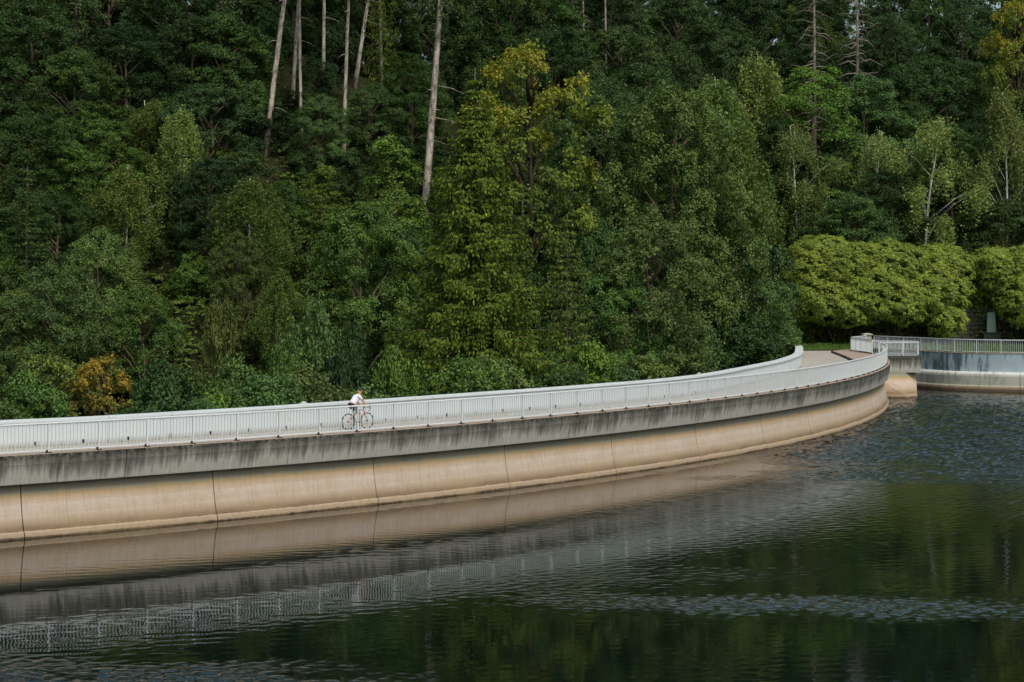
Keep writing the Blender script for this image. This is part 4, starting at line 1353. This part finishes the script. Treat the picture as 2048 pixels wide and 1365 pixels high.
# ---- the closed wood behind
KINDS = [('broad', 'dark', "dark round-crowned tree in the closed wood on the slope", 5), ('broad', 'cool', "grey-green tree in the closed wood on the slope", 3),
         ('fine', 'deep', "pointed dark tree in the closed wood on the slope", 2), ('spruce', 'needle', "dark spruce in the closed wood on the slope", 3),
         ('broad', 'mid', "mid-green tree in the closed wood on the slope", 3), ('birch', 'olive', "olive birch in the closed wood on the slope", 1)]
bag = [k for k in KINDS for _ in range(k[3])]
rf = random.Random(17)
DARKEN = 0.74
n_fill = 0
y = 118.0
while y < 276:
    sp = 6.6 if y < 200 else 8.6
    half = y * 0.275 + 9
    x = -half + rf.uniform(0, sp)
    while x < half:
        xx, yy = x + rf.uniform(-1.6, 1.6), y + rf.uniform(-1.8, 1.8)
        d0, z0 = foot(xx)
        px = 1024 + 4000 * xx / yy
        if px < 1150 and yy > 212: ok = False
        else: ok = yy > d0 + (26 if xx < 5 else 14 if xx < 22 else 9)
        low = (470 < px < 940 and yy < 176) or (yy < 150 and px < 960)
        zone = ('at its left end' if px < 250 else 'beside the weeping birches' if px < 470 else 'among the tall bare stems' if px < 900 else 'above the yellow tree' if px < 1150
                else 'above the large maple' if px < 1420 else 'around the bright acacia' if px < 1760 else 'above the far end of the lawn')
        if low and yy > d0 + 12 and not (280 < px < 700 and yy < 146):
            plant('bush', xx, yy, rf.uniform(3.5, 5.0), (rf.uniform(2.6, 3.4) if (470 < px < 940 and yy < 166) else rf.uniform(3.5, 5.5)), rf.choice(['bright', 'mid', 'bright2', 'cool'] if px < 470 else ['dark', 'mid', 'deep', 'cool']), "leafy undershrub on the slope " + zone, group="undershrubs on the slope " + zone)
        ok = ok and not low
        if ok:
            kd, cl_, lb, _ = rf.choice(bag)
            row = 546 - (ground(xx, yy) - EYE) * 4000 / yy
            hh = rf.uniform(10.5, 15.5) * (0.8 if yy < 160 else 1.0)
            if kd == 'spruce': hh *= 1.25
            ww = hh * rf.uniform(0.55, 0.75) if kd == 'broad' else hh * 0.45
            lb = lb.replace('on the slope', zone)
            plant(kd, xx, yy, ww, hh, cl_, lb, group=lb.replace(' in the closed wood', 's of the closed wood').replace('birchs', 'birches'))
            n_fill += 1
        x += sp
    y += sp * 0.95
print("fill trees", n_fill)

# ---- far bank and woods outside the frame (seen only in reflections and from a step aside)

# ------------------------------------------------------------------ rhododendrons
def rhodo(name, lobes, D, label, seed, n, col):
    """lobes: (photo column, row, radius across, radius up, depth shift)"""
    rg = np.random.default_rng(seed)
    s = 4000.0 / D
    cx = np.mean([l[0] for l in lobes])
    X0 = (cx - 1024) / s
    Ls = [(((l[0] - 1024) / s - X0), l[4], EYE + (546 - l[1]) / s, l[2] / s, 3.0 + 0.2 * l[2] / s, l[3] / s) for l in lobes]
    areas = np.array([l[3] * l[5] for l in Ls]); areas = areas / areas.sum()
    C, N, T = [], [], []
    for k, l in enumerate(Ls):
        m = int(n * areas[k])
        d = unit(rg.normal(size=(m * 2, 3)) + np.array([0, -0.55, 0.35]))[:m]
        tu = 0.5 + 0.5 * np.sin(d[:, 0] * 9 + k) * np.sin(d[:, 2] * 10 + 2 * k)
        rad = (0.91 + 0.14 * tu + rg.normal(size=m) * 0.022)[:, None]
        big = np.sin(d[:, 0] * 5.1 + k * 2) * np.sin(d[:, 2] * 4.3 + k) * np.sin(d[:, 1] * 4 + 3 * k)
        rad = rad + 0.10 * big[:, None] + (rg.uniform(size=m) < 0.10)[:, None] * rg.uniform(0.0, 0.09, (m, 1))
        p = np.array([l[0], l[1], l[2]]) + d * rad * np.array([l[3], l[4], l[5]])
        fn = np.sin(p[:, 0] * 4.1 + 1.3 * k) + np.sin(p[:, 2] * 5.3 + p[:, 0] * 1.7) + np.sin(p[:, 1] * 4.7 + p[:, 2] * 2.1)
        keep = fn + rg.normal(size=m) * 0.5 > -0.75
        for j, q in enumerate(Ls):
            if j == k: continue
            e = (p - np.array([q[0], q[1], q[2]])) / np.array([q[3], q[4], q[5]])
            keep &= (e ** 2).sum(1) > 0.80
        p, dd = p[keep], d[keep]
        t0 = rg.uniform(0.0, 0.8, len(p)) ** 1.2 + 0.12 * np.sin(p[:, 0] * 0.9 + k) + (rg.uniform(size=len(p)) < 0.08) * 0.3
        ax = unit(dd * 0.7 + np.array([0, -0.1, 0.75]))
        # each shoot ends in a whorl of leaves
        u = unit(np.cross(ax, rg.normal(size=ax.shape))); w = np.cross(ax, u)
        for j in range(6):
            a = 2 * PI * j / 6
            r = u * math.cos(a) + w * math.sin(a)
            C.append(p + r * 0.09 + ax * 0.01 + rg.normal(size=p.shape) * 0.03)
            N.append(ax * 0.8 + r * 0.35)
            T.append(t0 + rg.uniform(-.12, .12, len(p)))
            if j == 0: Rr = [r]
            else: Rr.append(r)
        DR = Rr if k == 0 else [np.concatenate([a_, b_]) for a_, b_ in zip(DR, Rr)]
    # reorder axes to match C order
    Cs, Ns, Ts = [], [], []
    axes = []
    for k in range(len(Ls)):
        for j in range(6):
            pass
    Cc = np.concatenate(C); Nn = np.concatenate(N); Tt = np.concatenate(T)
    me = leaf_mesh(name, Cc, Nn, 0.20, 0.42, Tt, M['leaf'], rng=rg)
    root = empty("rhododendron", (X0, D, 0)); tag(root, label, "bush")
    c = bpy.data.objects.new("crown", me); COL.objects.link(c); c.parent = root
    b = COLORS[col]; c.color = (*b, 1)
    mb = MB(); rd = random.Random(seed)
    for l in Ls:
        for _ in range(3):
            bx = l[0] * 0.8 + rd.uniform(-1, 1); by = l[1] + rd.uniform(-0.5, 1.5)
            tx, ty, tz = l[0] + rd.uniform(-.6, .6) * l[3], l[1] + rd.uniform(-.4, .4), l[2] + 0.3 * l[5]
            mb.tube([(bx, by, -0.1), ((bx + tx) / 2 + rd.uniform(-.4, .4), (by + ty) / 2, tz * 0.5), (tx, ty, tz)], [0.11, 0.08, 0.04], 5)
    mb.build("stem", M['darkbark'], root)
    # inner leaves added to block light, tinted darker for the shade inside
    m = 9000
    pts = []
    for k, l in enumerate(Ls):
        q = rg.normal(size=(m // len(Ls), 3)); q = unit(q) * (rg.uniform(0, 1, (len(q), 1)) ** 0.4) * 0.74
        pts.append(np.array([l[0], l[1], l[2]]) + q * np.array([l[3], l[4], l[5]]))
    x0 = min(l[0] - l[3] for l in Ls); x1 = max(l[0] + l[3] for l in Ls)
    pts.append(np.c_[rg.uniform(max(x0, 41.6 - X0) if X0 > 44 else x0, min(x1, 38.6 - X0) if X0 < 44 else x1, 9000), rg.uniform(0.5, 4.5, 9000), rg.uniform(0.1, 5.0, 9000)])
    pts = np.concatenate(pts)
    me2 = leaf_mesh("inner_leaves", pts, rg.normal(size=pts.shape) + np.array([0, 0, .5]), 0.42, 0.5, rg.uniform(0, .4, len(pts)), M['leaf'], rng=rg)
    c2 = bpy.data.objects.new("inner_foliage", me2); COL.objects.link(c2); c2.parent = root; c2.color = (*COLORS['rhodo'], 1)
    return root
rhodo("rhododendron_crown", [(1625, 545, 60, 62, 1.0), (1690, 535, 80, 50, 0.5), (1780, 545, 95, 62, 0), (1875, 545, 75, 55, 0.5), (1640, 600, 65, 48, -0.8),
                            (1745, 590, 90, 55, -1.5), (1850, 590, 85, 50, -1.2), (1880, 640, 42, 34, -2.0), (1690, 615, 60, 40, -1.6), (1800, 610, 60, 38, -2.0), (1650, 500, 60, 30, 2.0)],
      184, "huge domed yellow-green rhododendron thicket behind the lawn at the end of the dam", 5, 30000, 'rhodo')
rhodo("rhododendron_crown", [(2010, 545, 55, 50, 0.5), (2075, 560, 80, 70, -0.5), (2035, 600, 55, 55, -1.5), (2150, 580, 90, 70, 0), (1985, 520, 40, 25, 1.0), (2100, 640, 70, 40, -1.5)],
      184, "second rhododendron thicket cut by the right edge, beside the stone slab", 6, 15000, 'rhodo')

# ------------------------------------------------------------------ undergrowth, grass
def scatter_undergrowth():
    rg = np.random.default_rng(4)
    C, N, T, S = [], [], [], []
    n = 13000
    Y = rg.uniform(104, 168, n); X = rg.uniform(-0.27, 0.12, n) * Y
    for x, yy in zip(X, Y):
        d0, z0 = foot(x)
        if yy < d0 - 6 or math.hypot(x - CX, yy - CY) > R - 10: continue
        z = ground(x, yy)
        hgt = rg.uniform(0.25, 0.9)
        fr = rg.integers(4, 8); r0 = 1
        a = rg.uniform(0, 2 * PI, fr * 2)
        r = rg.uniform(0.1, 0.65, fr * 2)
        p = np.c_[x + np.cos(a) * r, yy + np.sin(a) * r, z + hgt * (1 - 0.45 * r)]
        C.append(p); N.append(np.c_[np.cos(a) * 0.5, np.sin(a) * 0.5, np.ones(len(a))] + rg.normal(size=(len(a), 3)) * 0.3)
        T.append(rg.uniform(0.2, 0.9, len(a)) + 0.2 * math.sin(x * .5) * math.sin(yy * .4)); S.append(np.full(len(a), rg.uniform(0.22, 0.40)))
    me = leaf_mesh("undergrowth", np.concatenate(C), np.concatenate(N), np.concatenate(S), 0.5, np.concatenate(T), M['grass'], rng=rg)
    o = bpy.data.objects.new("undergrowth", me); COL.objects.link(o); o.color = (0.120, 0.175, 0.040, 1)
    tag(o, "bright green ferns and brambles covering the clearing on the slope", "undergrowth", kind='stuff')
scatter_undergrowth()
def scatter_grass():
    rg = np.random.default_rng(8)
    n = 52000
    X = rg.uniform(12, 60, n); Y = rg.uniform(158, 190, n)
    keep = []
    for i in range(n):
        x, yy = X[i], Y[i]
        if on_water_side(x, yy - 0.0): 
            # strip right behind the wall
            if not on_water_side(x, yy + 1.7): pass
            else: continue
            if x < 31: continue
        if x < 28.6 and yy < 169.8 + max(0, (24 - x)) * 0.18: continue
        if x <= 31.2 and yy < 171.9: continue
        keep.append(i)
    X, Y = X[keep], Y[keep]; n = len(X)
    h = rg.uniform(0.06, 0.16, n) * (1 + 0.6 * (np.sin(X * 1.3) * np.sin(Y * 0.9) > 0.3))
    C = np.c_[X, Y, h * 0.45 - 0.03]
    N = np.c_[rg.normal(size=n), rg.normal(size=n) - 0.6, rg.uniform(0.1, 0.5, n)]
    me = leaf_mesh("grass", C, N, h * 1.3, 0.35, rg.uniform(0.2, 0.9, n), M['grass'], droop=np.tile([0, 0, 1.0], (n, 1)), rng=rg)
    o = bpy.data.objects.new("grass", me); COL.objects.link(o); o.color = (0.085, 0.16, 0.03, 1)
    tag(o, "short bright green grass of the lawn behind the crest road", "grass", kind='stuff')
scatter_grass()

# ------------------------------------------------------------------ bicycle and rider
HEAD = math.radians(42)
BX, BY, BZ = -6.86, 83.75, -0.096
def build_bike():
    root = empty("bicycle", (BX, BY, BZ), HEAD); tag(root, "black road bicycle with drop handlebars ridden along the dam crest", "bicycle")
    tyre = plain("black_tyre", (0.012, 0.012, 0.012), 0.8)
    orange = plain("orange_frame_paint", lin("cc5a34"), 0.35, 0, 0.5)
    steel = plain("bike_steel", lin("9a9a9a"), 0.35, 0.8)
    blk = plain("black_bike_parts", (0.014, 0.014, 0.015), 0.5)
    for x in (0.0, 1.0):
        w = MB(); w.torus((0, 0, 0), 0.333, 0.022, n=32, m=6); w.build("wheel", tyre, root, True).location = (x, 0, 0.352)
        wheel = [o for o in root.children if o.name.startswith("wheel")][-1]
        r = MB(); r.torus((0, 0, 0), 0.312, 0.014, n=32, m=5)
        r.tube([(0, -0.05, 0), (0, 0.05, 0)], 0.022, 8)
        r.build("rim", blk, wheel)
        sp = MB()
        for k in range(20):
            a = 2 * PI * k / 20
            sp.tube([(0.02 * math.cos(a), 0.03 * (-1) ** k, 0.02 * math.sin(a)), (0.31 * math.cos(a + .12), 0, 0.31 * math.sin(a + .12))], 0.0018, 3)
        sp.build("spokes", steel, wheel)
    ax, bb, st, hd1, hd2 = (0, 0, .352), (.42, 0, .29), (.235, 0, .86), (.83, 0, .83), (.865, 0, .68)
    f = MB()
    f.tube([bb, st], 0.017, 8); f.tube([(.262, 0, .80), hd1], 0.016, 8); f.tube([bb, hd2], 0.02, 8); f.tube([hd1, hd2], 0.02, 8)
    for sy in (-.055, .055):
        f.tube([(0, sy, .352), (.40, sy * .5, .29)], 0.009, 6); f.tube([(0, sy, .352), (.262, sy * .2, .79)], 0.008, 6)
    f.build("frame", orange, root, True)
    k = MB()
    for sy in (-.05, .05): k.tube([(1.0, sy, .352), (.90, sy, .60), (.868, sy * .4, .67)], 0.011, 6)
    k.build("fork", blk, root, True)
    s = MB(); s.tube([(.235, 0, .86), (.222, 0, .93)], 0.013, 6)
    s.tube([(.09, 0, .945), (.16, 0, .95), (.26, 0, .945), (.36, 0, .94)], [.03, .06, .035, .018], 8)
    s.build("saddle", blk, root, True)
    h = MB()
    h.tube([(.825, 0, .85), (.81, 0, .90), (.90, 0, .91)], 0.014, 6)
    h.tube([(.90, -.2, .91), (.90, .2, .91)], 0.013, 6)
    for sy in (-1, 1):
        h.tube([(.90, sy * .2, .91), (.96, sy * .21, .91), (1.0, sy * .21, .87), (.98, sy * .215, .80), (.90, sy * .22, .775)], 0.013, 6)
        h.tube([(.97, sy * .21, .90), (1.01, sy * .21, .95)], [.016, .013], 6)
    h.build("handlebar", blk, root, True)
    c = MB()
    c.torus((.42, -.05, .29), .085, .006, n=20, m=4)
    c.tube([(.42, -.07, .29), (.42 + .12, -.09, .29 - .12)], .011, 6); c.tube([(.42, .07, .29), (.42 - .12, .09, .29 + .12)], .011, 6)
    c.box((.54, -.13, .165), (.09, .08, .02)); c.box((.30, .13, .415), (.09, .08, .02))
    c.tube([(.42, -.05, .375), (0, -.05, .40)], .004, 4); c.tube([(.42, -.05, .205), (0, -.05, .30)], .004, 4)
    c.build("crankset", blk, root)
    b = MB(); b.tube([(.58, 0, .44), (.66, 0, .60)], [.035, .035], 8); b.build("bottle", tyre, root, True)
    return root
build_bike()

def skin(name, verts, edges, radii, mat, parent, root_i=0, sub=1):
    me = bpy.data.meshes.new(name); me.from_pydata(verts, edges, []); me.materials.append(mat)
    o = bpy.data.objects.new(name, me); COL.objects.link(o); o.parent = parent
    md = o.modifiers.new("skin", 'SKIN'); md.use_smooth_shade = True
    for i, v in enumerate(me.skin_vertices[0].data):
        r = radii[i]; v.radius = (r, r) if not hasattr(r, '__len__') else r
        v.use_root = (i == root_i)
    ss = o.modifiers.new("sub", 'SUBSURF'); ss.levels = sub; ss.render_levels = sub
    return o
def build_rider():
    root = empty("person", (BX, BY, BZ), HEAD); tag(root, "cyclist in white jersey, black shorts and dark helmet leaning over the handlebars", "person")
    sk = plain("skin", lin("c98f72"), 0.55, 0, 0.3, 0.06)
    jer = plain("white_jersey", lin("e6e9f0"), 0.8, 0, 0.2, 0.05)
    sho = plain("black_shorts", lin("1b1a1e"), 0.8, 0, 0.2)
    maro = plain("maroon_waistband", lin("7b4a48"), 0.8)
    hel = plain("dark_blue_helmet", lin("1c242e"), 0.35, 0, 0.5)
    hair = plain("blond_hair", lin("a98d62"), 0.8)
    pel = (.17, 0, 1.03)
    # body: torso, neck, head, arms, legs as one surface
    V = [pel, (.27, 0, 1.17), (.40, 0, 1.32), (.50, 0, 1.42), (.575, 0, 1.49), (.62, 0, 1.545)]
    Rr = [.105, (.11, .125), (.135, .15), (.10, .12), .055, .05]
    E = [(0, 1), (1, 2), (2, 3), (3, 4), (4, 5)]
    head = [(.645, 0, 1.60), (.665, 0, 1.67)]
    for h, r in zip(head, (.08, .085)):
        V.append(h); Rr.append(r); E.append((len(V) - 2, len(V) - 1))
    V.append((.735, 0, 1.615)); Rr.append(.028); E.append((6, len(V) - 1))       # nose/jaw
    for sy in (-1, 1):
        b = len(V)
        V += [(.49, sy * .16, 1.40), (.60, sy * .20, 1.24), (.70, sy * .235, 1.10), (.84, sy * .22, 1.02), (.945, sy * .205, .965), (.985, sy * .20, .95)]
        Rr += [.062, .048, .040, .034, .024, .028]
        E += [(3, b)] + [(b + i, b + i + 1) for i in range(5)]
    # right leg down on the pedal, left leg up
    for sy, pts in ((-1, [(.20, -.10, .98), (.40, -.12, .80), (.56, -.12, .66), (.52, -.12, .42), (.46, -.12, .26)]),
                    (1, [(.22, .10, .99), (.46, .12, .92), (.62, .12, .86), (.48, .12, .68), (.30, .12, .51)])):
        b = len(V)
        V += pts; Rr += [.082, .072, .058, .052, .034]
        E += [(0, b)] + [(b + i, b + i + 1) for i in range(4)]
    skin("body", V, E, Rr, sk, root, 0, 2)
    # clothes a touch larger than the body
    JV = [(.19, 0, 1.06), (.27, 0, 1.17), (.40, 0, 1.32), (.50, 0, 1.42), (.545, 0, 1.46)]
    JR = [.155, (.145, .152), (.147, .162), (.112, .132), .075]
    JE = [(0, 1), (1, 2), (2, 3), (3, 4)]
    for sy in (-1, 1):
        b = len(JV); JV += [(.49, sy * .16, 1.40), (.575, sy * .192, 1.27)]; JR += [.074, .062]; JE += [(3, b), (b, b + 1)]
    skin("jersey", JV, JE, JR, jer, root, 0, 2)
    SV = [(.165, 0, 1.00), (.23, 0, 1.10)]; SR = [.165, .15]; SE = [(0, 1)]
    for pts in ([(.20, -.10, .98), (.34, -.115, .855), (.46, -.12, .75)], [(.22, .10, .99), (.38, .118, .94), (.52, .12, .90)]):
        b = len(SV); SV += pts; SR += [.128, .115, .095]; SE += [(0, b), (b, b + 1), (b + 1, b + 2)]
    skin("shorts", SV, SE, SR, sho, root, 0, 2)
    mb = MB(); mb.tube([(.185, 0, 1.05), (.212, 0, 1.095)], [.148, .146], 14); mb.build("waistband", maro, root, True)
    # helmet
    mb = MB()
    n, m = 16, 6
    base = []
    vv = []
    for j in range(m + 1):
        ph = (PI / 2) * j / m
        for i in range(n):
            a = 2 * PI * i / n
            vv.append((.655 + .135 * math.cos(a) * math.cos(ph) - .02 * math.sin(ph), .098 * math.sin(a) * math.cos(ph), 1.665 + .095 * math.sin(ph) + 0.02 * math.cos(a) * math.cos(ph) * -1))
    ff = [(j * n + i, j * n + (i + 1) % n, (j + 1) * n + (i + 1) % n, (j + 1) * n + i) for j in range(m) for i in range(n)] + [tuple(range(n))[::-1]]
    mb.add(vv, ff)
    for k in (-1, 0, 1): mb.tube([(.54, k * .05, 1.70), (.65, k * .055, 1.765), (.76, k * .04, 1.70)], .012, 5)
    mb.build("helmet", hel, root, True)
    mb = MB(); mb.tube([(.57, 0, 1.63), (.56, 0, 1.57), (.55, 0, 1.52)], [.055, .045, .015], 8); mb.build("hair", hair, root, True)
    # eyes, ears
    mb = MB()
    for sy in (-1, 1): mb.tube([(.725, sy * .032, 1.645), (.735, sy * .032, 1.645)], .011, 6)
    mb.build("eyes", hel, root)
    mb = MB()
    for sy in (-1, 1): mb.tube([(.645, sy * .082, 1.61), (.650, sy * .094, 1.64)], [.018, .022], 6)
    mb.build("ears", sk, root, True)
    # hands: five fingers closed over the brake hoods
    for sy in (-1, 1):
        hv = [(.955, sy * .205, .968), (.985, sy * .205, .962)]; hr = [.026, .030]; he = [(0, 1)]
        for k in range(4):
            b = len(hv); y0 = .205 + (k - 1.5) * .018
            l = (.030, .034, .032, .026)[k]
            hv += [(1.005, sy * y0, .962), (1.01 + l * .5, sy * y0, .945), (1.005, sy * y0, .945 - l)]
            hr += [.0095, .009, .008]; he += [(1, b), (b, b + 1), (b + 1, b + 2)]
        b = len(hv); hv += [(.975, sy * .178, .955), (.995, sy * .172, .93)]; hr += [.010, .009]; he += [(0, b), (b, b + 1)]
        skin("hand", hv, he, hr, sk, root, 0, 1)
    shoe = plain("pale_shoe", lin("b79a63"), 0.6); sock = plain("black_sock", (.012, .012, .014), .8)
    for pts, (fx, fy, fz) in (([(.505, -.12, .36), (.465, -.12, .27)], (.53, -.125, .20)), ([(.42, .12, .60), (.315, .12, .52)], (.36, .125, .44))):
        mb = MB(); mb.tube(pts, [.05, .042], 10); mb.build("sock", sock, root, True)
        mb = MB(); mb.tube([(fx - .11, fy, fz + .04), (fx - .04, fy, fz + .045), (fx + .06, fy, fz + .02), (fx + .14, fy, fz + .005)], [.036, .048, .04, .02], 10)
        mb.build("shoe", shoe, root, True)
build_rider()
print("objects", len(bpy.data.objects), "tris", sum(2 * len(m.polygons) for m in bpy.data.meshes if m.users))
